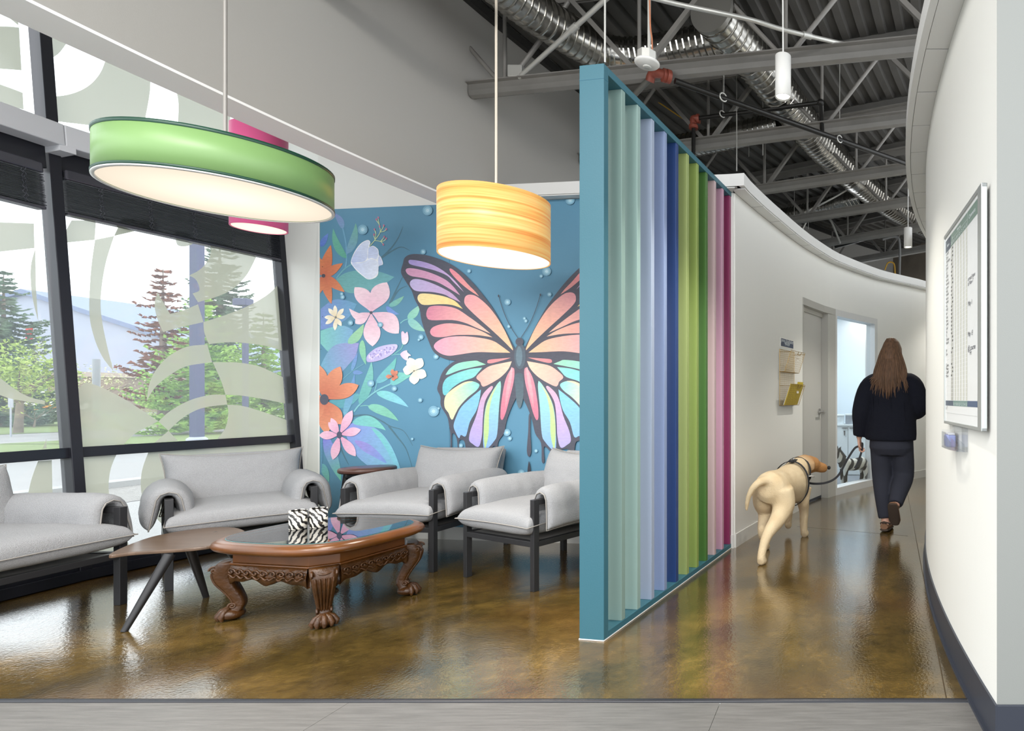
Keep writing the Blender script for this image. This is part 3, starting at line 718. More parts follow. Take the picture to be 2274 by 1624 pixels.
# ducts ------------------------------------------------------
def duct(label, pts, r, end_cap=False, pitch=0.055, seam_every=None, collars=()):
    P = smooth_line(pts, 14); o = thing('spiral_duct', label, 'duct', P[0]); q = [p - P[0] for p in P]
    m = MB(); m.tube(q, r, 24, caps=False); m.build('duct_wall', galv, o)
    # raised spiral seam
    ln = [0]
    for a, b in zip(q, q[1:]): ln.append(ln[-1] + (b - a).length)
    m = MB(); d = 0.02; i = 0
    sp = []; tot = ln[-1]; step = pitch / 14
    a = None; t0 = (q[1] - q[0]).normalized(); a = t0.orthogonal().normalized(); k = 0; ang = 0
    while d < tot:
        while k < len(q) - 2 and ln[k + 1] < d: k += 1
        f = (d - ln[k]) / (ln[k + 1] - ln[k]); c = q[k].lerp(q[k + 1], f); tt = (q[k + 1] - q[k]).normalized()
        a = (a - tt * a.dot(tt)).normalized(); b = tt.cross(a)
        sp.append(c + (a * cos(ang) + b * sin(ang)) * (r + .002)); ang += 2 * pi / 14; d += step
    m.tube(sp, .0055, 4, smooth=False); m.build('spiral_seam', galv, o)
    for f in collars:
        i = min(int(f * (len(q) - 1)), len(q) - 2); tt = (q[i + 1] - q[i]).normalized()
        m = MB(); m.tube([q[i] - tt * .07, q[i] + tt * .07], r + .006, 24); m.build('collar', mat('smooth_galvanised_collar', (205, 204, 200), .25, 1.0), o)
    if end_cap:
        tt = (q[1] - q[0]).normalized(); m = MB(); m.tube([q[0] - tt * .012, q[0] + tt * .02], r + .005, 32); m.build('end_cap', mat('duct_end_cap_grey', (140, 138, 132), .4, .6), o)
    return o
ZD = 3.86
duct('long galvanised spiral duct along the corridor, closed by a grey disc', [at(1580, 22, 3.95)] + [pol(11.22, R(d), ZD) for d in (14, 20, 27, 34, 41)], .160, True, pitch=.07, collars=(.55,))
duct('galvanised spiral duct beside the grey bulkhead that bends towards the corridor', [pol(12.66, R(3), ZD), pol(12.63, R(7.0), ZD), pol(12.46, R(9.9), ZD), pol(12.26, R(10.9), ZD), pol(11.9, R(11.0), ZD), pol(11.38, R(10.7), ZD)], .138, pitch=.055, collars=(.8,))
duct('short galvanised branch duct above the second joist', [pol(12.9, R(17.3), ZD - .08), pol(12.2, R(17.2), ZD - .08), pol(11.40, R(17.0), ZD - .04)], .115, collars=(.72,))
duct('dim galvanised branch duct above the fourth joist', [pol(13.0, R(28.6), ZD - .06), pol(12.2, R(28.4), ZD - .06), pol(11.38, R(28.2), ZD - .02)], .115, collars=(.8,))
# sprinkler pipes
def pipe(m, pts, r, k=8): m.tube(smooth_line(pts, k), r, 10)
def hanger(parent, o, p, zt=4.2, r=.035):
    m = MB(); m.tube([p + Vector((0, 0, r)) - o, Vector((p.x, p.y, zt)) - o], .004, 6)
    m.tube([p + Vector((0.0, -.018, 0)) - o + Vector((r * cos(a) * .7, r * cos(a) * .75, r * sin(a))) for a in [i * 2 * pi / 12 for i in range(13)]], .006, 5)
    m.build('hanger', galv2, parent)
A = at(1499, 180, 3.95); B = at(2075, 386, 5.62)
o = thing('sprinkler_pipe', 'black sprinkler pipe running slantwise under the joists with a red-brown elbow', 'pipe', A)
m = MB(); m.tube([Vector(), B - A], .0215, 12); m.build('pipe_run', blackpipe, o)
el = at(1466, 163, 3.96)
m = MB(); m.tube(smooth_line([at(1443, 181, 4.0) - A, at(1448, 166, 3.98) - A, at(1462, 163, 3.96) - A, at(1486, 168, 3.95) - A], 6), .031, 12); m.build('elbow', redfit, o)
for px_, py_ in ((1484, 170), (1476, 168)):
    m = MB(); c = at(px_, py_, 3.95) - A; dd = (B - A).normalized(); m.tube([c - dd * .014, c + dd * .014], .046, 14); m.build('coupling', redfit, o)
m = MB(); m.tube([at(1446, 172, 4.0) - A, at(1392, 228, 4.25) - A], .02, 10); m.build('pipe_drop', mat('grey_pipe', (120, 118, 112), .4, .5), o)
for f in (.14, .55): hanger(o, A, A.lerp(B, f), r=.03)
A2 = at(1540, 264, 5.1); B2 = at(1822, 228, 4.86)
o = thing('sprinkler_pipe', 'thin dark sprinkler pipe with red fittings rising beside the coloured slats', 'pipe', A2)
m = MB(); m.tube([Vector(), B2 - A2], .0185, 12); m.build('pipe_run', blackpipe, o)
m = MB(); m.tube([Vector(), Vector((0, 0, -.42))], .0185, 12); m.build('pipe_drop', blackpipe, o)
m = MB(); m.tube([B2 - A2, at(1826, 292, 4.86) - A2], .0185, 12); m.build('pipe_drop', blackpipe, o)
m = MB(); m.tube(smooth_line([Vector((.05, 0, .0)), Vector((.0, 0, 0)), Vector((0, 0, -.05))], 5), .03, 12); m.build('elbow', redfit, o)
m = MB(); m.tube([Vector((.03, 0, 0)), Vector((.055, 0, 0))], .042, 12); m.build('coupling', redfit, o)
m = MB(); m.tube([Vector((0, 0, -.06)), Vector((0, 0, -.09))], .042, 12); m.build('coupling', redfit, o)
m = MB(); m.sphere(B2 - A2, .032); m.build('elbow', blackpipe, o)
hanger(o, A2, A2.lerp(B2, .24), r=.028)
# conduits and small boxes
def conduit(label, pts, r, mt=galv2, name='conduit', cat='conduit', k=6, couplings=()):
    P = [Vector(p) for p in pts]; o = thing(name, label, cat, P[0]); q = smooth_line([p - P[0] for p in P], k)
    m = MB(); m.tube(q, r, 10); m.build('conduit_run', mt, o)
    for f in couplings:
        i = min(int(f * (len(q) - 1)), len(q) - 2); t = (q[i + 1] - q[i]).normalized(); m = MB(); m.tube([q[i] - t * .03, q[i] + t * .03], r * 1.45, 10); m.build('coupling', mt, o)
    return o, P[0]
o, O = conduit('silver conduit bending across the roof space over the white cylinder lamp', [at(1385, -22, 3.3), at(1500, 8, 3.42), at(1660, 42, 3.5), at(1740, 66, 3.6), at(1890, 102, 3.85)], .0145, couplings=(.86,))
o, O = conduit('pale conduit slanting up from a steel box on the first joist', [at(1153, 172, 4.18), at(1275, 62, 3.85), at(1352, -8, 3.7)], .016, couplings=(.55,))
bx = at(1148, 166, 4.2) - O; m = MB(); m.box(bx - Vector((.045, .045, .035)), bx + Vector((.06, .045, .05))); m.build('junction_box', galv2, o, bevel=.004)
conduit('thin black conduit arching over the far dark joist', [at(1760, 560, 8.2), at(1800, 478, 8.1), at(1835, 474, 8.1), at(1866, 540, 8.0)], .014)
conduit('thin yellow cable drooping under the roof deck', [at(1395, 180, 5.6), at(1455, 222, 5.8), at(1545, 283, 6.1)], .006, mat('yellow_cable', (196, 150, 40), .5), 'cable', 'cable')
conduit('looped yellow cable above the far cap', [at(1965, 600, 9.2), at(1972, 584, 9.2), at(1985, 586, 9.2), at(1988, 612, 9.2)], .012, mat('yellow_cable', (196, 150, 40), .5), 'cable', 'cable')
conduit('white pipe bending down beside the far lamp', [at(1960, 532, 8.8), at(1990, 526, 8.8), at(1998, 545, 8.8), at(1997, 620, 8.8)], .02, mat('dull_grey_pipe', (120, 120, 118), .5))
conduit('dark conduit run under the fifth joist', [at(1855, 548, 8.6), at(1960, 520, 8.2), at(2066, 497, 7.7)], .03, blackpipe)
conduit('thin silver conduit rising to the branch duct', [at(1770, 480, 7.4), at(1850, 440, 7.3), at(1925, 396, 7.2), at(1990, 380, 7.0)], .013)
rods = [(1636, 380, 5.0, 4.2), (1694, 345, 5.6, 4.2), (1764, 486, 7.6, 4.2), (1795, 509, 8.0, 4.2), (2018, 452, 7.0, 4.2), (1663, 348, 6.2, 4.2), (1700, 432, 6.4, 4.2), (1415, 180, 5.0, 4.2)]
RL = ['at the start of the curved cap', 'over the white cap corner', 'left of the far branch duct', 'right of the far branch duct', 'close to the curved right wall', 'over the magenta slat', 'between the third and fourth joists', 'behind the pale green slats']
for i, (x, y, Y, zt) in enumerate(rods):
    p = at(x, y, Y); m = MB(); m.tube([p, Vector((p.x, p.y, zt))], .0045, 6)
    tag(m.build('hanger_rod', galv2), 'thin threaded hanger rod dropping from the roof deck, ' + RL[i], 'rod', 'hanger rods')
p = at(1343.5, 139, 2.7); m = MB(); m.tube([p, Vector((p.x, p.y, 4.22))], .005, 8); tag(m.build('hanger_rod', galv2), 'straight steel rod from the top of the teal post to the roof', 'rod')
# motion sensor on an octagonal box
c0 = at(1437, 143, 2.95)
o = thing('motion_sensor', 'white round motion sensor under an octagonal steel box', 'sensor', c0, R(-12))
m = MB(); m.lathe([(0.0, -.013), (.024, -.013), (.03, -.011), (.056, -.003), (.063, .004), (.063, .01), (0, .01)], n=40); m.build('sensor_disc', whitep, o)
m = MB(); m.lathe([(.0225, -.0132), (.017, -.018), (0, -.020)], n=24); m.build('lens', mat('sensor_lens', (185, 185, 180), .3), o)
m = MB(); m.lathe([(.05, .01), (.05, .062), (0, .062)], n=8, smooth=False); m.build('junction_box', galv2, o, bevel=.002)
m = MB(); m.tube([Vector((0, .02, .06)), Vector((0, .02, 4.2 - c0.z))], .009, 10); m.build('conduit', galv2, o)
m = MB(); m.tube(smooth_line([Vector((.03, 0, .06)), Vector((.028, 0, .13)), Vector((.012, .01, .22)), Vector((.004, .012, .5))], 6), .004, 6); m.build('cable', mat('copper_cable', (170, 110, 80), .4), o)
p = pol(9.95, R(19), 3.64); m = MB(); m.sphere(p, (.06, .06, .04)); tag(m.build('sprinkler_box', steel_grey), 'round grey junction box at the right wall end of the second joist', 'box')
# ---------------------------------------------------------------- coloured slat screen
teal = mat('teal_screen_paint', (52, 102, 116), 0.5, bump=0.06, bscale=120)
so = Vector((-1.126, 2.66, 0)); sd = Vector((0.164, 0.987, 0)).normalized(); sn = Vector((-sd.y, sd.x, 0))   # sn: to the left across the depth
sc_ = thing('slat_screen', 'tall teal framed room divider with eleven upright pastel and bright slats', 'screen', so, atan2(sd.y, sd.x))
SW, SH = 0.127, 2.735; SL = 1.735   # local: x along the screen, y across (left)
def part(nm, a, b, mt, bev=0.002): 
    m = MB(); m.box(a, b); return m.build(nm, mt, sc_, bevel=bev)
part('post', (0, 0, 0), (0.038, SW, SH), teal); part('post', (SL - 0.036, 0, 0.0), (SL, SW, SH), teal)
part('top_rail', (0.038, 0.0, SH - .036), (SL - .036, SW, SH), teal); part('bottom_rail', (0.038, 0.0, 0), (SL - .036, SW, 0.036), teal)
part('foot_bead', (-0.003, -0.003, 0), (SL + .003, SW + .003, 0.006), whitep)
part('top_cap', (-0.0012, -0.0012, SH - .072), (0.0392, SW + .0012, SH - .0705), mat('teal_joint', (60, 112, 134), .6), 0)
SLN = ['sage green', 'pale mint', 'pale lavender', 'periwinkle blue', 'navy blue', 'pale lime', 'lime green', 'leaf green', 'pale blush', 'light pink', 'magenta']
SLC = [(158, 188, 180), (176, 208, 200), (190, 204, 230), (164, 184, 226), (44, 76, 140), (182, 200, 124), (166, 190, 100), (86, 136, 62), (232, 204, 206), (226, 178, 202), (160, 58, 108)]
for i, c in enumerate(SLC):
    t0 = 0.158 + 0.1495 * i
    sl_ = part('slat', (t0, 0.003, 0.036), (t0 + 0.034, SW - .003, SH - .036), mat('slat_paint_%d' % (i + 1), tuple(int(v * .83) for v in c), 0.45, bump=0.04, bscale=120)); sl_['label'] = SLN[i] + ' upright slat'

# ---------------------------------------------------------------- pendant lamps
diff = emission('warm_white_diffuser', (255, 240, 218), 1.03); diffw = emission('white_diffuser', (255, 250, 240), 1.6)
for dm_, c_e in ((diff, 1.0), (diffw, 1.2)):   # the lamp's own source sits behind the middle of the diffuser
    nt = dm_.node_tree; N = nt.nodes; L = nt.links; tc = N.new('ShaderNodeTexCoord'); ln_ = N.new('ShaderNodeVectorMath'); ln_.operation = 'LENGTH'; L.new(tc.outputs['Object'], ln_.inputs[0])
    r = N.new('ShaderNodeMapRange'); r.inputs[1].default_value = 0.05; r.inputs[2].default_value = 0.31; r.inputs[3].default_value = c_e * 1.35; r.inputs[4].default_value = c_e * .97; L.new(ln_.outputs['Value'], r.inputs[0])
    L.new(r.outputs[0], [n for n in N if n.type == 'EMISSION'][0].inputs[1])
spot_e = emission('lamp_lens', (255, 250, 238), 9.0)
greyc = mat('grey_lamp_cord', (150, 148, 144), .4)
def drum(name, label, c, r, h, mt, trim, dm, cord_r, cord_m, ztop=4.2, watts=14, inner_glow=None):
    o = thing(name, label, 'lamp', (c[0], c[1], c[2]))
    m = MB(); m.lathe([(r - .004, 0.0), (r, 0.0), (r, h), (r - .004, h), (r - .004, 0.0)], n=72); m.build('lamp_shade', mt, o)
    if trim:
        m = MB(); m.lathe([(r + .0006, h - .012), (r + .0022, h - .01), (r + .0022, h + .001), (r - .004, h + .001)], n=72, caps=False); m.build('upper_trim', trim, o)
        m = MB(); m.lathe([(r + .0006, .012), (r + .0022, .011), (r + .0022, .002), (r - .001, .0015)], n=72, caps=False); m.build('lower_trim', trim, o)
        m = MB(); m.lathe([(r + .001, 0.0015), (r + .001, -.003), (r - .008, -.005), (r - .010, 0.0), (r + .001, .0015)], n=72); m.build('rim', mat('satin_white_rim', (214, 214, 212), .3), o)
    m = MB(); m.lathe([(0, .002), (r - .009, .002), (r - .008, .012)], n=64); m.build('diffuser', dm, o)
    m = MB(); m.lathe([(r - .006, h - .006), (0, h - .004)], n=48); m.build('top_plate', mat('satin_white_plate', (220, 220, 216), .4), o)
    m = MB(); m.tube([(0, 0, h - .01), (0, 0, ztop - c[2])], cord_r, 10); m.build('cord', cord_m, o)
    lamp(name + '_light', 'AREA', (c[0], c[1], c[2] - .012), watts, (1, .93, .84), r * 1.8)
    return o
gsh = mat('green_lamp_shade', (116, 150, 92), 0.42, var=.05, vscale=7, emit=0.06)
drum('pendant_lamp', 'huge round green drum pendant lamp glowing in front of the window', (-2.47, 2.254, 1.955), .325, .16, gsh, mat('dark_green_trim', (22, 62, 46), .4), diff, .006, mat('taupe_lamp_cord', (138, 134, 128), .4), watts=16)
psh = mat('pink_lamp_shade', (214, 92, 142), 0.45, emit=.05)
drum('pendant_lamp', 'tall pink cylinder pendant lamp half hidden behind the green lamp', (-3.61, 3.487, 2.20), .1287, .62, psh, None, diff, .004, greyc, 3.95, 6)
wsh = mat('honey_veneer_shade', (244, 176, 88), 0.4)
nt, N, L, b = nodes(wsh); tc = N.new('ShaderNodeTexCoord'); mp = N.new('ShaderNodeMapping'); mp.inputs['Scale'].default_value = (.5, .5, 26); L.new(tc.outputs['Object'], mp.inputs[0])
nz = N.new('ShaderNodeTexNoise'); nz.inputs['Scale'].default_value = 2.4; nz.inputs['Detail'].default_value = 7; L.new(mp.outputs[0], nz.inputs['Vector'])
cr = N.new('ShaderNodeValToRGB'); L.new(nz.outputs['Fac'], cr.inputs[0]); e = cr.color_ramp.elements
e[0].position = .34; e[0].color = lin((226, 146, 74)); e[1].position = .62; e[1].color = lin((248, 202, 128)); q = e.new(.46); q.color = lin((240, 178, 98))
L.new(cr.outputs[0], b.inputs['Base Color']); L.new(cr.outputs[0], b.inputs['Emission Color']); b.inputs['Emission Strength'].default_value = .42
drum('pendant_lamp', 'orange wood-veneer drum pendant lamp in front of the butterfly wing', (-2.105, 3.4255, 2.0), .295, .365, wsh, None, diffw, .0075, mat('cream_lamp_cord', (226, 214, 196), .4), ztop=3.735, watts=18)
def cyl(label, px, py, Y, r, h, dx):
    c = at(px, py, Y); o = thing('pendant_lamp', label, 'lamp', c)
    m = MB(); m.lathe([(r - .006, .012), (r - .003, 0), (r, .002), (r, h - .002), (r - .003, h), (0, h)], n=40); m.build('lamp_body', whitep, o)
    m = MB(); m.lathe([(0, .010), (r - .005, .010)], n=32); m.build('lens', spot_e, o)
    m = MB(); m.tube([(0, 0, h - .003), (dx * .4, 0, h + .5), (dx, 0, 4.2 - c.z)], .0042, 8); m.build('cord', whitep, o)
    lamp('corridor_spot', 'SPOT', (c.x, c.y, c.z - .01), 110, (1, .95, .86), r * .8, (0, 0, 0), cone=1.9)
cyl('white cylinder pendant lamp hanging large before the roof joists', 1739, 217, 3.04, .0425, .225, -.006)
cyl('small distant white cylinder pendant lamp near the curved right wall', 2016.5, 550, 5.74, .0425, .20, 0)

# ---------------------------------------------------------------- upholstered armchairs
fab = mat('oatmeal_grey_woven_fabric', (153, 154, 156), 0.92, var=0.13, vscale=240, bump=0.5, bscale=260, spec=.2)
fabs = mat('grey_fabric_seam', (150, 146, 141), 0.9)
chm = mat('charcoal_chair_frame', (46, 46, 48), 0.4, 0.2)
def pillow_pts(wd, ht, th, nu=26, nv=20, pinch=.05, puff=.55, wr=.006, seed=0):
    top = {}; 
    def f(u, v, sg):
        x = u * wd / 2 * (1 - pinch * (1 - v * v) * 0.9 * abs(u) ** 3); y = v * ht / 2 * (1 - pinch * (1 - u * u) * abs(v) ** 3)
        z = th / 2 * max(0, (1 - u ** 4)) ** puff * max(0, (1 - v ** 4)) ** puff
        z *= 1 + wr * 8 * noise.noise(Vector((u * 2.3 + seed, v * 2.1, sg * 3.7)))
        z += wr * noise.noise(Vector((u * 7 + seed * 3, v * 5, sg))) * (1 - u ** 4) * (1 - v ** 4)
        return (x, y, sg * z)
    return f
def pillow(wd, ht, th, fn=None, seed=0, nu=28, nv=22, **kw):
    f = pillow_pts(wd, ht, th, seed=seed, **kw); m = MB(); vs = []; fs = []; idx = {}
    for sg in (1, -1):
        for i in range(nu + 1):
            for j in range(nv + 1):
                edge = i in (0, nu) or j in (0, nv)
                if edge and sg == -1: idx[(i, j, -1)] = idx[(i, j, 1)]; continue
                u = -cos(pi * i / nu) * .45 + (2 * i / nu - 1) * .55; v = -cos(pi * j / nv) * .45 + (2 * j / nv - 1) * .55
                p = f(u, v, sg); idx[(i, j, sg)] = len(vs); vs.append(fn(p) if fn else p)
        for i in range(nu):
            for j in range(nv):
                q = (idx[(i, j, sg)], idx[(i + 1, j, sg)], idx[(i + 1, j + 1, sg)], idx[(i, j + 1, sg)])
                fs.append(q if sg == 1 else q[::-1])
    m.add(vs, fs, smooth=True)
    rim = [vs[idx[(i, 0, 1)]] for i in range(nu)] + [vs[idx[(nu, j, 1)]] for j in range(nv)] + [vs[idx[(nu - i, nv, 1)]] for i in range(nu)] + [vs[idx[(0, nv - j, 1)]] for j in range(nv)]
    s = MB(); s.tube(rim + rim[:1], .0032, 6, caps=False)
    return m, s
def cushion(nm, par, wd, ht, th, fn, seed=0, **kw):
    m, s = pillow(wd, ht, th, fn, seed, **kw); o = m.build(nm, fab, par, sub=1); s.build('piping', fabs, o); return o
CW, CD = 0.64, 0.71      # post centres
PW = 0.0175
def armchair(label, loc, rz):
    o = thing('armchair', label, 'armchair', loc, rz, 'grey armchairs around the carved table')
    def bar(nm, a, b, bev=.002):
        m = MB(); m.box(a, b); return m.build(nm, chm, o, bevel=bev)
    yf, yb = -CD / 2, CD / 2
    for sx in (-1, 1):
        x = sx * CW / 2
        bar('front_leg', (x - PW, yf - PW, 0), (x + PW, yf + PW, .545)); bar('rear_leg', (x - PW, yb - PW, 0), (x + PW, yb + PW, .50))
        bar('arm_rail', (x - PW, yf + PW, .513), (x + PW, yb + .03, .545))
        bar('side_rail', (x - PW, yf + PW, .262), (x + PW, yb - PW, .295))
    bar('seat_rail', (-CW / 2 + PW, yf - PW, .262), (CW / 2 - PW, yf + PW, .295)); bar('seat_rail', (-CW / 2 + PW, yb - PW, .262), (CW / 2 - PW, yb + PW, .295))
    m = MB(); m.box((-CW / 2 + PW, yf + PW, .27), (CW / 2 - PW, yb - PW, .29)); m.build('seat_deck', fabs, o)
    # slanted back board behind the cushion
    m = MB(); Mx = Matrix.Translation((0, .265, .33)) @ Matrix.Rotation(R(-14), 4, 'X'); m.box((-CW / 2 + .03, -.02, 0), (CW / 2 - .03, .03, .44), Mx); m.build('back_board', fab, o, bevel=.015)
    # seat pillow
    def fs(p): 
        x, y, z = p
        d = -.012 * max(0, -y / .35) ** 2
        return Vector((x, y - .045, .402 + z + d - .02 * max(0, abs(y) - .28)))
    cushion('seat_cushion', o, .685, .75, .165, fs, 1, pinch=.04, puff=.24)
    Mb = Matrix.Translation((0, .175, .40)) @ Matrix.Rotation(R(-16), 4, 'X')
    def fb(p):
        x, y, z = p   # y is height here
        return Mb @ Vector((x, -z - .0, y + .185 - .018 * (1 - (x / .34) ** 2) * (1 if y > 0 else 0)))
    cushion('back_cushion', o, .70, .42, .21, fb, 2, pinch=.085, puff=.5)
    # arm pillows folded over the rails
    for sx in (-1, 1):
        x0 = sx * CW / 2; r0 = .036
        def fa(p, sx=sx, x0=x0):
            u, v, z = p; v = v * sx; zz = z; arc = r0 * pi / 2
            q = zz if zz > 0 else zz * .55
            if abs(v) < arc: ph = v / r0; c = Vector((sin(ph) * r0, 0, cos(ph) * r0)); n = Vector((sin(ph), 0, cos(ph)))
            else:
                sg = 1 if v > 0 else -1; dn = abs(v) - arc; c = Vector((sg * (r0 + dn * .16), 0, -dn)); n = Vector((sg, 0, .12))
            return Vector((x0, u - .015, .533)) + c + n * (q + .014)
        m, s = pillow(.64, .46, .105, fa, 3 + sx, pinch=.06, puff=.36); ob = m.build('arm_cushion', fab, o, sub=1); s.build('piping', fabs, ob)
    return o
def chair_from(label, FLp, FRp):   # front-left and front-right leg as seen from in front
    FLp, FRp = Vector((*FLp, 0)), Vector((*FRp, 0)); mid = (FLp + FRp) / 2; d = (FRp - FLp).normalized(); back = Vector((-d.y, d.x, 0))
    return armchair(label, mid + back * (CD / 2), atan2(d.y, d.x))
chair_from('grey armchair partly hidden behind the teal post, before the butterfly wing', (-2.425, 3.635), (-1.825, 3.355))
chair_from('grey armchair in front of the mural, beside the dark round stool', (-3.34, 3.79), (-2.715, 3.73))
chair_from('grey armchair with its back to the wide window pane', (-4.03, 3.37), (-3.63, 3.87))
chair_from('grey armchair cut off by the picture edge, nearest the window mullion', (-3.995, 2.50), (-4.025, 3.14))

# ---------------------------------------------------------------- three-legged side table
walnut = mat('walnut_veneer', (100, 80, 64), .30, var=.22, vscale=5, stretch=(1, 9, 1)); blackw = mat('black_stained_wood', (36, 36, 38), .42)
tp = [ground(242, 1231, .355), ground(300, 1226, .355), ground(430, 1217, .355), ground(500, 1205, .355), ground(545, 1183, .355), ground(515, 1171, .355), ground(440, 1174, .355), ground(330, 1194, .355)]
ctr = sum(tp, Vector()) / len(tp); o = thing('side_table', 'three-legged walnut side table with a rounded triangle top', 'table', (ctr.x, ctr.y, 0))
pl_ = [(p.x - ctr.x, p.y - ctr.y) for p in smooth_poly([(p.x, p.y, 0) for p in tp], 6)]
m = MB(); m.prism(pl_, .337, .355); m.build('table_top', walnut, o, bevel=.005)
for fx, tx in (((275, 1404), (-3.50, 2.93)), ((458, 1327), (-3.62, 3.12)), ((522, 1243), (-3.72, 3.34))):
    g = ground(*fx); a = Vector((g.x - ctr.x, g.y - ctr.y, 0)); b_ = Vector((tx[0] - ctr.x, tx[1] - ctr.y, .337)); m = MB(); m.tube([a, b_], [.013, .022], 16); m.build('leg', blackw, o)
# round stool by the mural
sp = at(817, 1038, 4.34); o = thing('stool', 'dark round wooden stool standing against the mural', 'stool', (sp.x, sp.y, 0))
zt = sp.z + .0
m = MB(); m.lathe([(0, zt - .035), (.166, zt - .035), (.176, zt - .028), (.178, zt - .01), (.172, zt), (0, zt)], n=48); m.build('seat', mat('dark_walnut', (82, 56, 48), .3, var=.2, vscale=6, stretch=(1, 8, 1)), o)
for i in range(4):
    a = R(35 + 90 * i); m = MB(); m.tube([(.19 * cos(a), .19 * sin(a), 0), (.125 * cos(a), .125 * sin(a), zt - .033)], [.014, .018], 12); m.build('leg', blackw, o)
m = MB(); m.tube([(.15 * cos(R(35 + 90 * i)), .15 * sin(R(35 + 90 * i)), .22) for i in range(5)], .008, 8); m.build('stretcher', blackw, o)
m = MB(); m.lathe([(.118, zt - .07), (.132, zt - .07), (.132, zt - .034), (.118, zt - .034), (.118, zt - .07)], n=32); m.build('seat_ring', blackw, o)

# ---------------------------------------------------------------- carved coffee table
wood = mat('polished_cherry_wood', (100, 57, 17), .28, var=.25, vscale=6, stretch=(1, 1, 1), coat=.2)
woodd = mat('dark_carved_wood', (70, 41, 13), .36, var=.35, vscale=22, bump=.6, bscale=34)
gt = glass('table_glass', (.92, .96, .95), 0.0, 1.7)
cth = atan2(.085, -.54) + pi; cc = Vector((-2.86, 3.115, 0))
ct = thing('coffee_table', 'carved cherry-wood coffee table with claw feet and an inset glass top', 'table', cc, cth)
def sup(a, b, n=3.2, k=64): 
    out = []
    for i in range(k):
        t = 2 * pi * i / k; c_, s_ = cos(t), sin(t)
        out.append((a * abs(c_) ** (2 / n) * (1 if c_ > 0 else -1), b * abs(s_) ** (2 / n) * (1 if s_ > 0 else -1)))
    return out
def ringloft(mb, prof, a, b, n=3.2, k=64):   # prof: (inset, z)
    vs = []; fs = []
    for ins, z in prof: vs += [(x, y, z) for x, y in sup(a - ins, b - ins, n, k)]
    for i in range(len(prof) - 1):
        for j in range(k): fs.append((i * k + j, i * k + (j + 1) % k, (i + 1) * k + (j + 1) % k, (i + 1) * k + j))
    return mb.add(vs, fs, smooth=True)
TA, TB, TZ = .425, .355, .425
m = MB(); ringloft(m, [(.075, TZ - .062), (.03, TZ - .060), (.008, TZ - .048), (0, TZ - .034), (.006, TZ - .018), (.022, TZ - .006), (.045, TZ - .001), (.056, TZ - .004), (.056, TZ - .02)], TA, TB); m.build('top_moulding', wood, ct)
m = MB(); pp = sup(TA - .054, TB - .054); m.prism(pp, TZ - .03, TZ - .018); m.build('carved_panel', woodd, ct)
m = MB(); rnd = random.Random(4)
for i in range(70):   # relief carving under the glass
    t = rnd.uniform(0, 2 * pi); q = rnd.uniform(.15, .92); c0 = Vector((cos(t) * q * (TA - .08), sin(t) * q * (TB - .08), TZ - .017)); r1 = rnd.uniform(.014, .032); a0 = rnd.uniform(0, 6)
    m.tube([c0 + Vector((cos(a0 + j * .55) * r1 * (1 - j / 12), sin(a0 + j * .55) * r1 * (1 - j / 12), 0)) for j in range(10)], [.0045] * 9 + [.002], 5)
m.build('carving', woodd, ct, kind='stuff')
m = MB(); m.prism(sup(TA - .05, TB - .05), TZ - .006, TZ + .002); m.build('glass_top', gt, ct)
m = MB(); q = [(x, y, TZ - .002) for x, y in sup(TA - .0495, TB - .0495)]; m.tube(q + q[:1], .0028, 6, caps=False); m.build('glass_edge', mat('sea_green_glass_edge', (60, 110, 112), .15), ct)
# plain frieze, then the scalloped carved apron
AX, AY = .315, .265; chf = .085
oct_ = [(AX, -AY + chf), (AX, AY - chf), (AX - chf, AY), (-AX + chf, AY), (-AX, AY - chf), (-AX, -AY + chf), (-AX + chf, -AY), (AX - chf, -AY)]
m = MB(); m.prism(oct_, TZ - .118, TZ - .06); m.build('frieze', wood, ct, bevel=.003)
m = MB(); m.prism([(x * 1.035, y * 1.035) for x, y in oct_], TZ - .128, TZ - .118); m.build('frieze_bead', wood, ct, bevel=.004)
def apron(A, B):
    A, B = Vector((*A, 0)), Vector((*B, 0)); d = B - A; L_ = d.length; d.normalize(); nn = Vector((d.y, -d.x, 0)); z1 = TZ - .128
    m = MB(); n = 44; vs = []; fs = []
    for i in range(n + 1):
        t = i / n; x = abs(2 * t - 1)
        dep = .062 + .020 * (1 - x) - .020 * cos(t * 6 * pi) * (1 - x * .4) * .6 + .045 * x ** 6
        b1 = .010 * sin(pi * t)
        for z, off in ((z1, 0), (z1 - dep * .5, .008 + b1), (z1 - dep, .003 + b1), (z1 - dep, -.016), (z1, -.016)):
            vs.append(A + d * (L_ * t) + nn * off + Vector((0, 0, z)))
    for i in range(n):
        for j in range(5): fs.append((i * 5 + j, i * 5 + (j + 1) % 5, (i + 1) * 5 + (j + 1) % 5, (i + 1) * 5 + j))
    m.add(vs, fs, smooth=True); ap = m.build('apron', woodd, ct)
    m = MB()
    k = 9
    for i in range(k):
        t = (i + .5) / k; c0 = A + d * (L_ * t) + nn * (.013 + .01 * sin(pi * t)); sg = 1 if i < k / 2 else -1; rr = L_ / k * .62
        pts = []
        for j in range(16):
            a = j * .5; r1 = rr * (1 - j / 17) * .8; pts.append(c0 + d * (sg * r1 * cos(a)) + Vector((0, 0, z1 - .030 + r1 * .72 * sin(a))))
        m.tube(pts, [.0045] * 15 + [.002], 5)
        pts = [c0 + d * (sg * rr * (.9 - 1.6 * j / 6)) + Vector((0, 0, z1 - .052 - .008 * sin(j * .9))) for j in range(7)]; m.tube(pts, [.002, .005, .006, .006, .005, .004, .002], 5)
    m.build('scroll_carving', woodd, ap, kind='stuff'); 
c8 = [(x * 1.02, y * 1.02) for x, y in oct_]
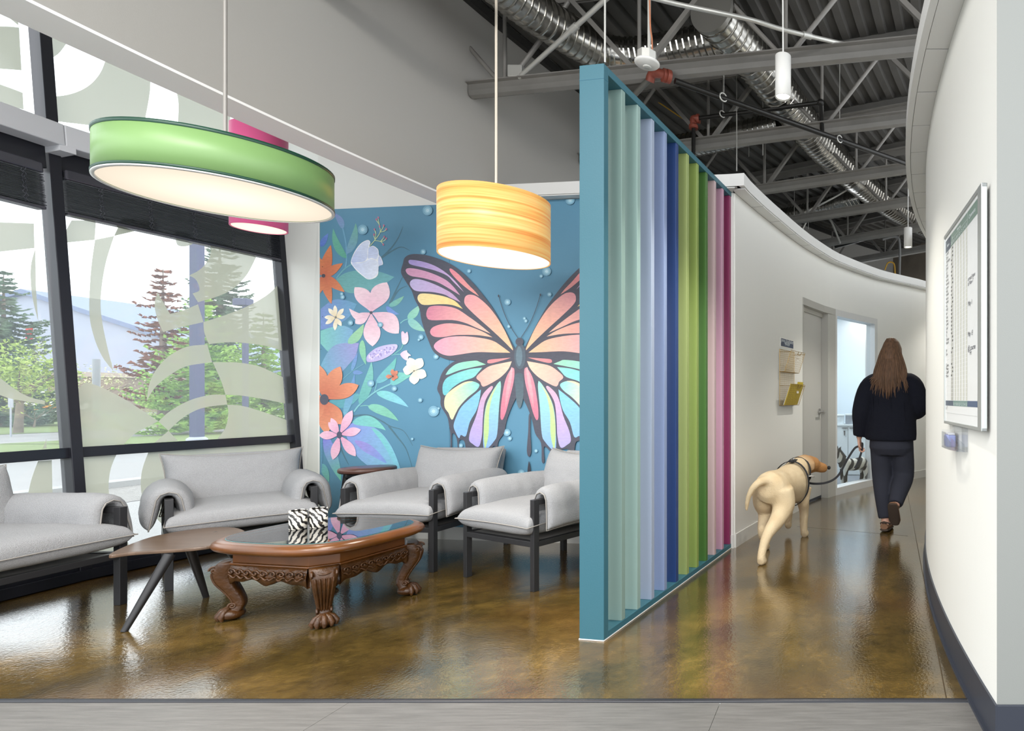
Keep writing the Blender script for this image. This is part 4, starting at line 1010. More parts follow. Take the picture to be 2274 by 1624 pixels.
for i in (0, 2, 4, 6): apron(c8[i], c8[i + 1])
for ix, (sx, sy) in enumerate(((1, -1), (-1, -1), (1, 1), (-1, 1))):
    d = Vector((sx * .79, sy * .61, 0)).normalized(); base = Vector((sx * (AX - .045), sy * (AY - .045), 0)); sd2 = Vector((-d.y, d.x, 0))
    prof = [(.012, TZ - .12, .050, .060), (.030, .275, .050, .058), (.042, .245, .042, .052), (.036, .20, .036, .046), (.010, .15, .029, .039), (-.010, .105, .025, .033), (-.013, .075, .024, .030), (-.001, .05, .026, .032), (.014, .03, .034, .038)]
    pr = smooth_line([(a, z, 0) for a, z, _, _ in prof], 3); rr = smooth_line([(a, b2, 0) for _, _, a, b2 in prof], 3)
    m = MB(); vs = []; fs = []; k = 12
    for (o_, z, _), (rd, rs, _) in zip(pr, rr):
        for j in range(k):
            t = 2 * pi * (j + .5) / k; c_, s_ = cos(t), sin(t); n_ = 4
            cx_ = abs(c_) ** (2 / n_) * (1 if c_ > 0 else -1); sy_ = abs(s_) ** (2 / n_) * (1 if s_ > 0 else -1)
            p = base + d * (o_ + rd * cx_ * .98) + sd2 * (rs * sy_ * .98); vs.append((p.x, p.y, z))
    for i in range(len(pr) - 1):
        for j in range(k): fs.append((i * k + j, (i + 1) * k + j, (i + 1) * k + (j + 1) % k, i * k + (j + 1) % k))
    fs += [tuple(range(k)), tuple(range((len(pr) - 1) * k, len(pr) * k))[::-1]]
    m.add(vs, fs, smooth=True); lg = m.build('leg', woodd, ct)
    m = MB()   # flutes down the front, scrolls at the knee and ankle
    for q in (-.75, -.38, 0, .38, .75):
        pts = []
        for (o_, z, _), (rd, rs, _) in list(zip(pr, rr))[5:-6]:
            p = base + d * (o_ + rd * (1.02 - .1 * q * q)) + sd2 * (rs * .86 * q); pts.append((p.x, p.y, z))
        m.tube(pts, [.003] + [.0055] * (len(pts) - 2) + [.003], 6)
    for s_ in (-1, 1):
        for zc, r0, oo in ((.272, .022, .066), (.075, .016, .008)):
            pts = []
            for j in range(18):
                a = j * .55; r1 = r0 * (1 - j / 20); p = base + d * (oo + r1 * cos(a)) + sd2 * (s_ * (.046 if zc > .2 else .027)); pts.append((p.x, p.y, zc + r1 * sin(a)))
            m.tube(pts, [.0055] * 17 + [.002], 6)
        for j in range(4):
            p = base + d * (.062 - j * .004) + Vector((0, 0, .285 - j * .022)); m.tube([p + sd2 * (s_ * .04), p + d * .014 + sd2 * (s_ * .018) - Vector((0, 0, .008)), p + d * .017 - Vector((0, 0, .012))], [.003, .006, .005], 6)
    m.build('leg_carving', woodd, lg, kind='stuff')
    fc_ = base + d * .018; m = MB(); m.sphere((fc_.x, fc_.y, .030), (.052, .052, .030), 20, 12)
    for q in (-1.1, -.55, 0, .55, 1.1):
        dd = d * cos(q) + sd2 * sin(q); m.tube([fc_ + dd * .012 + Vector((0, 0, .062)), fc_ + dd * .038 + Vector((0, 0, .048)), fc_ + dd * .053 + Vector((0, 0, .026)), fc_ + dd * .05 + Vector((0, 0, .006))], [.010, .013, .013, .006], 8)
    m.build('claw_foot', woodd, lg)
# zebra-print candles on the glass
zb = D.materials.new('zebra_print_candle'); nt, N, L, b = nodes(zb)
def zebra(nt, N, L, b, scale, dist, rough=.35, stretch=(1, 1, 1)):
    tc = N.new('ShaderNodeTexCoord'); mp = N.new('ShaderNodeMapping'); mp.inputs['Scale'].default_value = stretch; L.new(tc.outputs['Object'], mp.inputs[0])
    wv = N.new('ShaderNodeTexWave'); wv.inputs['Scale'].default_value = scale; wv.inputs['Distortion'].default_value = dist; wv.inputs['Detail'].default_value = 2; wv.inputs['Detail Scale'].default_value = 1.3
    wv.bands_direction = 'DIAGONAL'; L.new(mp.outputs[0], wv.inputs[0]); r = N.new('ShaderNodeValToRGB'); L.new(wv.outputs['Fac'], r.inputs[0])
    e = r.color_ramp.elements; e[0].position = .44; e[0].color = lin((24, 22, 22)); e[1].position = .54; e[1].color = lin((226, 220, 208)); L.new(r.outputs[0], b.inputs['Base Color']); b.inputs['Roughness'].default_value = rough
zebra(nt, N, L, b, 17, 7)
wax = mat('white_wax', (226, 224, 218), .5)
for (px_, Y_, lab, hh) in ((662, 3.115, 'zebra-print candle standing left on the glass tabletop', .104), (708, 3.16, 'slightly taller zebra-print candle standing right on the glass tabletop', .108)):
    X_ = (px_ - CX) / F * Y_; o = thing('candle', lab, 'candle', (X_, Y_, TZ + .002), 0, None)
    m = MB(); m.lathe([(0, 0), (.036, 0), (.038, .003), (.038, hh), (.035, hh), (.035, hh - .012)], n=40); m.build('candle_jar', zb, o)
    m = MB(); m.lathe([(.0349, hh - .004), (0, hh - .004)], n=32); m.build('wax', wax, o)
    m = MB(); m.tube([(0, 0, hh - .006), (.002, 0, hh + .004)], .0015, 6); m.build('wick', blackw, o)
    if 'right' in lab:
        m = MB(); a0 = atan2(-Y_, -X_) + .25
        vs = []
        for zz in (.022, .034):
            for j in range(5): a = a0 + (j - 2) * .1; vs.append((.0385 * cos(a), .0385 * sin(a), zz))
        m.add(vs, [(j, j + 1, 5 + j + 1, 5 + j) for j in range(4)]); m.build('label', mat('dark_bronze_label', (52, 40, 26), .4), o)
# ---------------------------------------------------------------- painted mural on boards
mo = Vector((0, 4.224 - .012 / MU_N.y, 0)); mn = -MU_N
mural = thing('mural_panel', 'blue wall mural painted with a rainbow butterfly and flowers', 'mural', onplane(998, 1190, mo, mn))
mural.location.z = 0
MO = mural.location.copy()
mt_ = Vector((1, -.114, 0)).normalized()       # along the wall, to the right
def mp_(px, py, off=0.0):
    p = onplane(px, py, mo, mn); return p + mn * off
bgm = mat('mural_blue_paint', (88, 138, 166), .55, var=.07, vscale=1.6)
xL, xR = onplane(711, 900, mo, mn), None
sL = (xL - MO).dot(mt_); S0_ = 0.0; s2 = 1.30; s3 = 2.02
for a, b_ in ((sL, -.0012), (.0012, s2 - .0012), (s2 + .0012, s3)):
    A = MO + mt_ * a; B = MO + mt_ * b_; m = MB(); th = MU_N * .0115
    q = [A, B, B + th, A + th]; m.hexa([Vector((v.x, v.y, .105)) - MO for v in q] + [Vector((v.x, v.y, 2.729)) - MO for v in q]); m.build('board', bgm, mural)
A = MO + mt_ * (sL - .004); B = MO + mt_ * sL
m = MB(); q = [A, B, B + MU_N * .0118, A + MU_N * .0118]; m.hexa([Vector((v.x, v.y, .105)) - MO for v in q] + [Vector((v.x, v.y, 2.729)) - MO for v in q]); m.build('board_edge', mat('teal_edge', (66, 110, 118), .6), mural)
paint = mat('mural_paint', (255, 255, 255), .55, vcol=True, var=.10, vscale=9, stretch=(3, 1, 9))
layer = [0]
class Sheet:
    def __init__(s): s.m = MB()
    def poly(s, P, c0, c1=None, mirror=None):
        c1 = c1 or c0; layer[0] += 1; off = .0006 + layer[0] * .000035
        W = [mp_(x, y, off) for x, y in P]
        sd = [max((p - MO).dot(mt_), sL) for p in W]; W = [Vector((MO + mt_ * a).to_tuple()[:2] + (p.z,)) + mn * off for a, p in zip(sd, W)]
        W = [Vector((p.x, p.y, min(max(p.z, .11), 2.725))) for p in W]
        if mirror is not None: W = [p + mt_ * 2 * (mirror - (p - MO).dot(mt_)) for p in W]
        p0 = W[0]; far = max(W, key=lambda p: (p - p0).length); ax = far - p0; L_ = max(ax.length_squared, 1e-9)
        soft = lambda c: tuple(.80 * v + .07 * sum(c) / 3 + 255 * .10 for v in c)
        l0, l1 = lin(soft(c0)), lin(soft(c1)); cols = []
        for p in W:
            t = min(1, max(0, (p - p0).dot(ax) / L_)); cols.append(tuple(l0[i] * (1 - t) + l1[i] * t for i in range(3)) + (1,))
        n = len(W); nrm = sum(((W[i] - W[0]).cross(W[(i + 1) % n] - W[0]) for i in range(n)), Vector())
        f = tuple(range(n)); f = f if nrm.dot(mn) > 0 else f[::-1]
        s.m.add([p - MO for p in W], [f], 0, cols)
    def leaf(s, a, b, wd, c0, c1=None, bend=0.0, shape=.42, notch=0):
        a, b = Vector(a), Vector(b); d = b - a; nn = Vector((-d.y, d.x)).normalized(); L_ = d.length
        def c_(t): return a + d * t + nn * (bend * L_ * 4 * t * (1 - t))
        K = 14; up, dn = [], []
        for i in range(1, K):
            t = i / K; w_ = wd / 2 * sin(pi * t ** (.7 if shape < .5 else 1.35)) ** (.85); up.append(c_(t) + nn * w_); dn.append(c_(t) - nn * w_)
        s.poly([a] + up + [b] + dn[::-1], c0, c1)
    def stroke(s, pts, wd, c, w1=None):
        P = smooth_line([(x, y, 0) for x, y in pts], 5); up, dn = [], []
        for i, p in enumerate(P):
            t = (P[min(i + 1, len(P) - 1)] - P[max(i - 1, 0)]).normalized(); n_ = Vector((-t.y, t.x, 0)); w_ = wd + ((w1 if w1 is not None else wd) - wd) * i / (len(P) - 1)
            up.append(p + n_ * w_ / 2); dn.append(p - n_ * w_ / 2)
        s.poly([(p.x, p.y) for p in up + dn[::-1]], c)
    def blob(s, x, y, r, c, r2=None): s.poly([(x + r * cos(t), y + (r2 or r) * sin(t)) for t in [i * pi / 8 for i in range(16)]], c)
    def done(s, nm, kind=None): return s.m.build(nm, paint, mural, vcol=True, kind=kind)
def cv(ox, oy, k): return lambda pts: [(ox + x / k, oy + y / k) for x, y in pts]
m0, m1, m2_, m3_, m4 = cv(700, 420, 2.537), cv(700, 440, 5.073), cv(700, 740, 4.777), cv(880, 550, 5.546), cv(960, 780, 5.6)
def sm(pts): return [(p.x, p.y) for p in smooth_poly([(x, y, 0) for x, y in pts], 4)]
# foliage
S = Sheet()
DK = (58, 104, 124)
for p in (m1([(750, 672), (860, 560), (940, 440), (990, 320)]), m1([(750, 672), (860, 600), (970, 552), (1065, 592)]), m1([(840, 1190), (930, 1000), (995, 870)]), m1([(850, 1180), (940, 1040), (1035, 990)]),
          m2_([(400, 882), (560, 872), (700, 930), (800, 990), (940, 1040), (1035, 1195)]), m2_([(780, 985), (870, 1100), (965, 1230), (1028, 1422)]), m2_([(270, 1215), (310, 1310), (355, 1395)])):
    S.stroke(p, 4.5, DK, 1.0)
S.poly(sm(m1([(62, 1250), (62, 1250), (200, 1150), (340, 1150), (470, 1195), (470, 1195), (380, 1345), (200, 1450), (62, 1485), (62, 1485)])), (104, 136, 208), (84, 150, 190))
S.poly(sm(m1([(62, 1495), (62, 1495), (200, 1452), (330, 1440), (432, 1492), (432, 1492), (370, 1640), (200, 1760), (62, 1640), (62, 1640)])), (112, 196, 190), (108, 160, 208))
S.poly(sm(m2_([(58, 350), (150, 180), (260, 112), (465, 106), (465, 106), (430, 240), (360, 330), (270, 420), (130, 470), (50, 420)])), (92, 164, 196), (146, 140, 208))
S.poly(sm(m1([(235, 920), (235, 920), (330, 850), (480, 815), (700, 825), (893, 890), (893, 890), (760, 985), (600, 1045), (400, 1072), (300, 1020)])), (88, 160, 160), (96, 170, 180))
S.leaf(*m1([(315, 345), (205, 165)]), 14, (104, 150, 196), (112, 132, 196), .1)
S.stroke(m1([(312, 345), (345, 500), (355, 680), (338, 800)]), 3, (92, 156, 192))
S.stroke(m1([(430, 735), (330, 800), (240, 905)]), 2.6, (92, 164, 176))
S.leaf(*m1([(352, 680), (205, 342)]), 17, (76, 164, 140), (92, 176, 152), -.10)
S.leaf(*m1([(362, 630), (458, 282)]), 18, (100, 150, 190), (96, 172, 150), .08)
S.leaf(*m1([(60, 548), (148, 398)]), 13, (66, 104, 200), (90, 130, 214))
S.leaf(*m1([(372, 1640), (548, 1420)]), 20, (130, 196, 160), (150, 206, 150), .08)
S.leaf(*m1([(832, 1218), (1002, 1104)]), 12, (92, 170, 170), (120, 190, 160), .06)
S.leaf(*m1([(800, 1222), (948, 1308)]), 11, (90, 128, 208), (100, 146, 214), .12)
S.leaf(*m1([(1045, 1362), (1180, 1205)]), 17, (120, 200, 180), (146, 212, 186), .06)
S.leaf(*m1([(1048, 1364), (1240, 1502)]), 18, (120, 194, 194), (140, 206, 180), .04)
S.stroke(m1([(960, 1412), (1000, 1380), (1048, 1362)]), 1.6, (120, 200, 200))
S.leaf(*m2_([(500, 72), (540, 338)]), 14, (130, 200, 156), (110, 190, 160), .05)
S.poly(sm(m2_([(150, 720), (280, 690), (430, 640), (472, 670), (400, 752), (300, 792), (215, 782)])), (70, 150, 168), (84, 164, 176))
S.poly(sm(m2_([(130, 485), (200, 500), (290, 535), (290, 600), (150, 640), (120, 560)])), (80, 152, 176))
S.leaf(*m2_([(400, 415), (514, 422)]), 10, (94, 138, 202)); S.leaf(*m2_([(388, 402), (452, 205)]), 9, (92, 148, 200), (100, 136, 206))
S.stroke(m2_([(280, 500), (400, 400), (520, 325)]), 1.6, (92, 156, 180))
S.stroke(m2_([(412, 835), (480, 752), (640, 622), (800, 540)]), 3.2, (112, 188, 200))
S.stroke(m2_([(655, 530), (642, 580), (630, 625)]), 1.8, (108, 186, 196))
S.stroke(m2_([(480, 775), (540, 768), (590, 775)]), 1.6, (110, 190, 180))
S.stroke(m2_([(935, 115), (910, 170), (840, 220)]), 1.8, (100, 180, 170)); S.stroke(m2_([(912, 225), (860, 225), (810, 235)]), 1.6, (110, 190, 190))
S.leaf(*m2_([(798, 540), (1022, 452)]), 24, (96, 184, 190), (110, 200, 180), -.12)
S.leaf(*m2_([(650, 530), (864, 258)]), 20, (96, 176, 196), (88, 184, 172), .08)
S.leaf(*m2_([(470, 755), (600, 302)]), 22, (84, 170, 170), (110, 190, 180), .06)
S.leaf(*m2_([(308, 880), (422, 430)]), 16, (98, 168, 196), (92, 140, 206), .02)
S.leaf(*m2_([(650, 630), (992, 786)]), 19, (112, 204, 204), (120, 200, 226), -.06)
S.leaf(*m2_([(560, 772), (886, 932)]), 20, (118, 200, 176), (110, 192, 164), -.06)
S.poly(sm(m2_([(320, 1010), (430, 945), (560, 972), (680, 1035), (790, 1165), (870, 1330), (925, 1510), (925, 1510), (780, 1520), (640, 1460), (450, 1310), (340, 1110)])), (124, 140, 224), (110, 196, 216))
S.poly(sm(m2_([(600, 1010), (700, 1060), (790, 1180), (870, 1340), (915, 1510), (915, 1510), (860, 1430), (770, 1260), (690, 1130)])), (104, 200, 196), (110, 190, 226))
S.poly(sm(m2_([(420, 1140), (560, 1170), (680, 1270), (760, 1380), (620, 1310), (500, 1240)])), (150, 130, 216), (110, 150, 226))
S.leaf(*m2_([(395, 945), (752, 1032)]), 24, (104, 190, 196), (112, 206, 190), -.14)
S.poly(sm(m2_([(88, 1122), (150, 1112), (225, 1250), (272, 1440), (278, 1575), (278, 1575), (180, 1440), (100, 1270)])), (118, 116, 222), (90, 196, 156))
S.leaf(*m2_([(75, 1385), (150, 1580)]), 16, (84, 164, 176), (96, 180, 160)); S.stroke(m2_([(72, 1110), (75, 1300), (62, 1480)]), 2.6, (78, 140, 180))
S.done('painted_foliage', kind='stuff')
# flowers
S = Sheet(); OR, OR2 = (196, 84, 52), (224, 124, 70)
c = m1([(97, 877)])[0]
for tip, wd in (((178, 530), 24), ((315, 735), 20), ((335, 1060), 20), ((185, 1195), 21), ((40, 1090), 18), ((30, 650), 22)): S.leaf(c, m1([tip])[0], wd, OR, OR2)
S.blob(*c, 4.2, (52, 50, 62)); S.done('painted_flower'); S = Sheet()
c = m1([(235, 1345)])[0]
for tip in ((225, 1208), (325, 1245), (342, 1338), (300, 1442), (225, 1492), (118, 1420), (106, 1345), (152, 1243)): S.leaf(c, m1([tip])[0], 9.5, (232, 208, 160), (252, 246, 226), 0, .6)
S.blob(*c, 2.6, (110, 110, 100)); S.done('painted_flower'); S = Sheet()
c = m1([(633, 1292)])[0]; PK, PK2 = (224, 172, 196), (244, 212, 224)
for tip, wd, bd in (((448, 1005), 34, .08), ((812, 950), 42, -.02), ((945, 1525), 40, -.10), ((650, 1672), 38, 0), ((455, 1415), 24, .05), ((385, 1245), 16, -.28)): S.leaf(c, m1([tip])[0], wd, PK, PK2, bd, .6)
S.blob(*c, 3.4, (52, 58, 76)); S.done('painted_flower'); S = Sheet()
S.poly(sm(m1([(405, 720), (440, 620), (500, 530), (560, 485), (605, 475), (625, 502), (615, 548), (660, 540), (712, 580), (722, 640), (745, 670), (768, 745), (718, 772), (715, 850), (690, 892), (640, 915), (590, 915), (540, 880), (480, 830), (430, 770)])), (240, 244, 252))
S.poly(sm(m1([(412, 722), (445, 625), (505, 538), (560, 492), (600, 484), (612, 505), (592, 600), (590, 670), (555, 715), (480, 726)])), (176, 194, 240), (216, 226, 250))
S.poly(sm(m1([(608, 560), (660, 548), (705, 585), (714, 640), (690, 690), (640, 675), (600, 682), (600, 620)])), (186, 202, 242), (206, 218, 248))
S.poly(sm(m1([(418, 735), (500, 735), (570, 715), (620, 690), (690, 705), (715, 760), (708, 845), (640, 905), (592, 908), (540, 870), (470, 805)])), (196, 210, 246), (226, 234, 252))
S.poly(sm(m1([(725, 650), (740, 675), (760, 742), (722, 762), (712, 700)])), (200, 212, 246))
S.done('painted_flower'); S = Sheet()
YG = (196, 220, 160)
for p in ([(618, 542), (680, 470), (735, 385), (725, 300), (712, 235)], [(728, 300), (700, 262), (693, 246)], [(735, 385), (765, 340), (775, 315)], [(735, 385), (780, 375), (803, 354)], [(680, 470), (686, 400), (673, 358)], [(680, 470), (668, 440), (666, 415)], [(675, 480), (740, 490), (770, 522)], [(740, 490), (765, 462), (780, 440)], [(740, 490), (780, 482), (802, 458)]): S.stroke(m1(p), 1.5, YG)
for x, y in ((714, 222), (693, 243), (730, 322), (776, 311), (806, 352), (672, 355), (667, 413), (782, 438), (804, 457), (771, 525)): q = m1([(x, y)])[0]; S.blob(q[0], q[1], 1.8, (190, 104, 140), 2.6)
S.done('painted_sprig', kind='stuff'); S = Sheet()
S.poly(sm(m2_([(553, 300), (556, 240), (640, 165), (750, 128), (866, 120), (868, 170), (800, 236), (700, 286), (600, 308)])), (176, 164, 222), (196, 190, 234))
rnd = random.Random(3)
for i in range(60):
    t = rnd.random(); x = 575 + 270 * t; y = 262 - 112 * t + rnd.uniform(-45, 45) * sin(pi * min(1, .15 + t * .8)); q = m2_([(x, y)])[0]; S.blob(q[0], q[1], 1.7, rnd.choice([(206, 200, 240), (150, 136, 206), (224, 206, 236)]))
S.done('painted_flower', kind='stuff'); S = Sheet()
S.poly(sm(m2_([(920, 0), (940, -18), (960, 5), (985, -12), (996, 70), (970, 116), (930, 110)])), (236, 190, 216), (246, 220, 234))
S.done('painted_bud'); S = Sheet()
S.poly(sm(m2_([(910, 225), (945, 192), (980, 184), (985, 205), (1022, 238), (995, 250), (986, 292), (940, 270)])), (232, 184, 212), (246, 222, 236))
S.done('painted_bud'); S = Sheet()
c = m2_([(1055, 402)])[0]
for tip in ((1005, 262), (1140, 268), (1186, 458), (1058, 545), (938, 385)): S.leaf(c, m2_([tip])[0], 22, (240, 226, 186), (255, 250, 232), 0, .6)
S.blob(*c, 2.0, (120, 116, 104)); S.done('painted_flower'); S = Sheet()
c = m2_([(832, 460)])[0]
for tip in ((824, 382), (880, 400), (754, 462), (840, 506), (886, 470)): S.leaf(c, m2_([tip])[0], 9, (186, 92, 66), (214, 128, 100), 0, .6)
S.blob(*c, 2.2, (70, 60, 60)); S.done('painted_flower'); S = Sheet()
c = m2_([(105, 705)])[0]
for tip, wd in (((48, 340), 30), ((275, 355), 34), ((468, 552), 32), ((282, 968), 34), ((128, 1068), 32), ((-10, 920), 24), ((-20, 700), 22)): S.leaf(c, m2_([tip])[0], wd, (198, 92, 64), (232, 142, 100), 0, .6)
S.blob(*c, 10, (62, 64, 84), 12); S.done('painted_flower'); S = Sheet()
c = m2_([(265, 1080)])[0]
for tip, wd in (((402, 820), 20), ((492, 1025), 19), ((438, 1306), 21), ((195, 1343), 20), ((48, 1085), 19), ((148, 945), 15), ((176, 900), 15)): S.leaf(c, m2_([tip])[0], wd, (226, 150, 190), (246, 196, 220), 0, .55)
S.blob(*c, 6, (58, 64, 92), 8)
S.done('painted_flower')
# glowing dots
S = Sheet()
for x, y, r in ((637, 122, 11), (272, 230, 11), (612, 355, 6), (870, 463, 4.5), (1307, 465, 10), (1276, 492, 4), (1087, 638, 7), (1182, 730, 3.5), (1190, 744, 4), (1323, 595, 5), (600, 835, 6), (588, 850, 3), (685, 945, 6), (318, 1095, 8), (450, 1125, 6), (596, 1190, 5), (672, 1252, 12), (700, 1236, 3), (1085, 1372, 8), (1100, 1405, 5), (825, 1445, 5), (1248, 1475, 4), (155, 592, 4), (160, 610, 5), (372, 765, 6), (1440, 65, 10), (1165, 1600, 8), (1095, 775, 4), (552, 1408, 3), (205, 755, 6)):
    S = Sheet(); q = m0([(x, y)])[0]; S.blob(*q, r, (104, 162, 192)); S.blob(*q, r * .66, (132, 188, 212)); S.blob(*q, r * .34, (176, 216, 232)); S.done('painted_glow_dot')
# butterfly: the half seen in full, then the same mirrored about the body
BC = (mp_(1155.5, 800) - MO).dot(mt_)
INK = (58, 60, 76)
def wing(mir):
    S = Sheet()
    def P(pts, c0, c1=None): S.poly(sm(pts), c0, c1, mir)
    P(m3_([(95, 200), (120, 125), (200, 86), (340, 90), (500, 130), (650, 190), (790, 280), (930, 410), (1060, 560), (1200, 750), (1320, 960), (1420, 1150), (1490, 1270), (1560, 1300), (1560, 1400), (1300, 1395), (1100, 1400), (900, 1396), (700, 1390), (560, 1350), (470, 1280), (410, 1150), (360, 1020), (320, 880), (300, 760), (240, 640), (200, 530), (130, 420), (72, 310)]), INK)
    P(m4([(1090, 50), (900, 90), (600, 100), (330, 115), (200, 190), (130, 280), (90, 400), (75, 480), (115, 570), (120, 680), (200, 820), (222, 930), (238, 1060), (240, 1480), (262, 1480), (256, 1080), (270, 1022), (305, 1060), (326, 1160), (334, 1420), (352, 1420), (342, 1140), (380, 1102), (420, 1150), (440, 1380), (478, 1380), (490, 1222), (560, 1208), (630, 1240), (655, 1320), (690, 1270), (790, 1178), (788, 1360), (820, 1360), (828, 1140), (900, 1020), (940, 850), (1000, 690), (1060, 560), (1092, 400)]), INK)
    P(m3_([(165, 182), (188, 155), (330, 175), (480, 225), (620, 310), (740, 420), (845, 552), (845, 552), (720, 430), (640, 350), (500, 290), (350, 250), (200, 215)]), (156, 140, 212), (206, 162, 206))
    P(m3_([(130, 290), (162, 258), (280, 270), (450, 320), (620, 400), (720, 490), (800, 592), (800, 592), (650, 500), (520, 430), (350, 380), (185, 350)]), (214, 146, 184), (206, 140, 180))
    P(m3_([(180, 440), (220, 395), (300, 395), (420, 430), (560, 490), (700, 570), (806, 678), (806, 678), (680, 620), (600, 580), (450, 550), (270, 540), (205, 500)]), (190, 176, 228), (186, 140, 186))
    P(m3_([(275, 630), (290, 585), (340, 568), (480, 580), (620, 610), (740, 665), (832, 758), (832, 758), (700, 710), (550, 700), (360, 710), (300, 680)]), (248, 222, 150), (246, 204, 120))
    P(m3_([(388, 790), (430, 730), (560, 720), (740, 750), (900, 850), (1050, 960), (1172, 1062), (1172, 1062), (1000, 990), (860, 930), (700, 895), (450, 897), (390, 860)]), (212, 116, 146), (250, 186, 160))
    P(m3_([(430, 1040), (470, 980), (600, 940), (740, 940), (900, 970), (1080, 1040), (1196, 1107), (1196, 1107), (1000, 1080), (750, 1080), (580, 1105), (470, 1095)]), (228, 130, 152), (250, 184, 150))
    P(m3_([(475, 1220), (530, 1150), (650, 1105), (850, 1095), (1050, 1115), (1200, 1150), (1300, 1210), (1416, 1297), (1416, 1297), (1250, 1295), (1000, 1290), (780, 1320), (650, 1333), (540, 1295)]), (232, 146, 178), (250, 190, 140))
    P(m3_([(850, 650), (872, 598), (930, 583), (1010, 610), (1140, 720), (1250, 860), (1350, 1030), (1440, 1230), (1446, 1268), (1446, 1268), (1330, 1150), (1180, 1010), (1000, 850), (870, 720)]), (236, 150, 160), (252, 192, 140))
    P(m3_([(668, 270), (700, 268), (800, 350), (900, 460), (980, 540), (1032, 604), (1032, 604), (900, 520), (770, 410), (690, 320)]), (232, 122, 142), (238, 150, 140))
    P(m4([(697, 130), (720, 108), (850, 95), (988, 84), (988, 84), (900, 112), (760, 150), (705, 150)]), (226, 120, 130), (232, 140, 136))
    P(m4([(560, 330), (620, 260), (720, 190), (860, 155), (1000, 128), (1000, 128), (960, 220), (880, 310), (780, 380), (660, 440), (625, 425), (610, 385)]), (244, 160, 150), (250, 200, 170))
    P(m4([(178, 295), (178, 295), (230, 220), (340, 150), (540, 120), (600, 135), (678, 167), (678, 167), (520, 200), (350, 240), (220, 290)]), (126, 208, 196), (140, 216, 176))
    P(m4([(140, 470), (150, 400), (200, 330), (330, 270), (480, 225), (634, 206), (634, 206), (580, 270), (520, 330), (380, 380), (260, 460), (185, 545), (150, 535)]), (92, 190, 202), (126, 212, 200))
    P(m4([(165, 600), (200, 530), (300, 450), (420, 385), (520, 378), (598, 418), (560, 490), (450, 580), (350, 690), (300, 780), (265, 850), (238, 830), (215, 770), (168, 700)]), (226, 232, 170), (116, 204, 200))
    P(m4([(200, 530), (300, 450), (420, 385), (520, 378), (420, 410), (310, 490), (200, 600), (165, 660), (168, 600)]), (246, 232, 170), (220, 228, 160))
    P(m4([(618, 478), (618, 478), (600, 600), (560, 740), (480, 880), (430, 1055), (370, 1042), (345, 1082), (308, 1020), (278, 930), (310, 820), (370, 700), (480, 590)]), (110, 190, 226), (120, 176, 240))
    P(m4([(750, 434), (764, 460), (700, 560), (660, 660), (640, 850), (630, 1050), (590, 1188), (510, 1150), (470, 1100), (490, 980), (560, 800), (600, 640), (640, 540), (700, 470)]), (206, 156, 180), (170, 160, 232))
    P(m4([(858, 372), (858, 372), (866, 450), (842, 700), (820, 1020), (780, 1120), (668, 1234), (645, 1140), (650, 1000), (660, 800), (690, 650), (750, 520), (820, 410)]), (140, 214, 190), (124, 170, 236))
    P(m4([(820, 430), (760, 560), (720, 760), (715, 1000), (690, 1150), (665, 1200), (652, 1000), (665, 800), (695, 650), (755, 520)]), (190, 222, 140), (176, 212, 130))
    P(m4([(860, 780), (870, 640), (910, 400), (960, 270), (1015, 208), (1034, 260), (1020, 400), (980, 560), (930, 750), (890, 848), (864, 842)]), (214, 104, 132), (224, 130, 146))
    P(m4([(985, 230), (1010, 225), (990, 400), (950, 600), (920, 700), (930, 500)]), (236, 160, 168), (224, 130, 146))
    S.stroke([(0, 0), (1, 1)], .1, INK) if False else None
    return S
S = wing(None); S.done('painted_wing'); S = wing(BC); S.done('painted_wing')
S = Sheet()
for mir in (None, BC):
    pts = smooth_line([(x, y, 0) for x, y in m3_([(1512, 1118), (1410, 960), (1330, 780), (1272, 595)])], 5)
    up, dn = [], []
    for i, p in enumerate(pts):
        t = (pts[min(i + 1, len(pts) - 1)] - pts[max(i - 1, 0)]).normalized(); n_ = Vector((-t.y, t.x, 0)) * .55; up.append((p.x + n_.x, p.y + n_.y)); dn.append((p.x - n_.x, p.y - n_.y))
    S.poly(up + dn[::-1], (44, 46, 58), None, mir); q = m3_([(1272, 598)])[0]
    S.poly([(q[0] + 1.5 * cos(t), q[1] + 3 * sin(t)) for t in [i * pi / 5 for i in range(10)]], (44, 46, 58), None, mir)
S.poly(sm(m4([(1040, 300), (1135, 290), (1148, 500), (1132, 640), (1098, 712), (1062, 640), (1048, 480)])), (58, 76, 90), (70, 92, 104))
q = m3_([(1537, 1340)])[0]; S.blob(q[0], q[1], 13, (62, 78, 94), 29); S.blob(q[0] - 2, q[1], 7, (84, 110, 126), 22); q = m3_([(1530, 1162)])[0]; S.blob(q[0], q[1], 9, (58, 62, 78), 9)
S.poly(sm(m4([(1212, 800), (1235, 800), (1232, 1000), (1242, 1240), (1215, 1312), (1188, 1240), (1205, 1000)])), INK); S.poly(sm(m4([(1215, 1365), (1236, 1490), (1215, 1545), (1196, 1490)])), (40, 44, 58))
S.done('painted_butterfly_body')
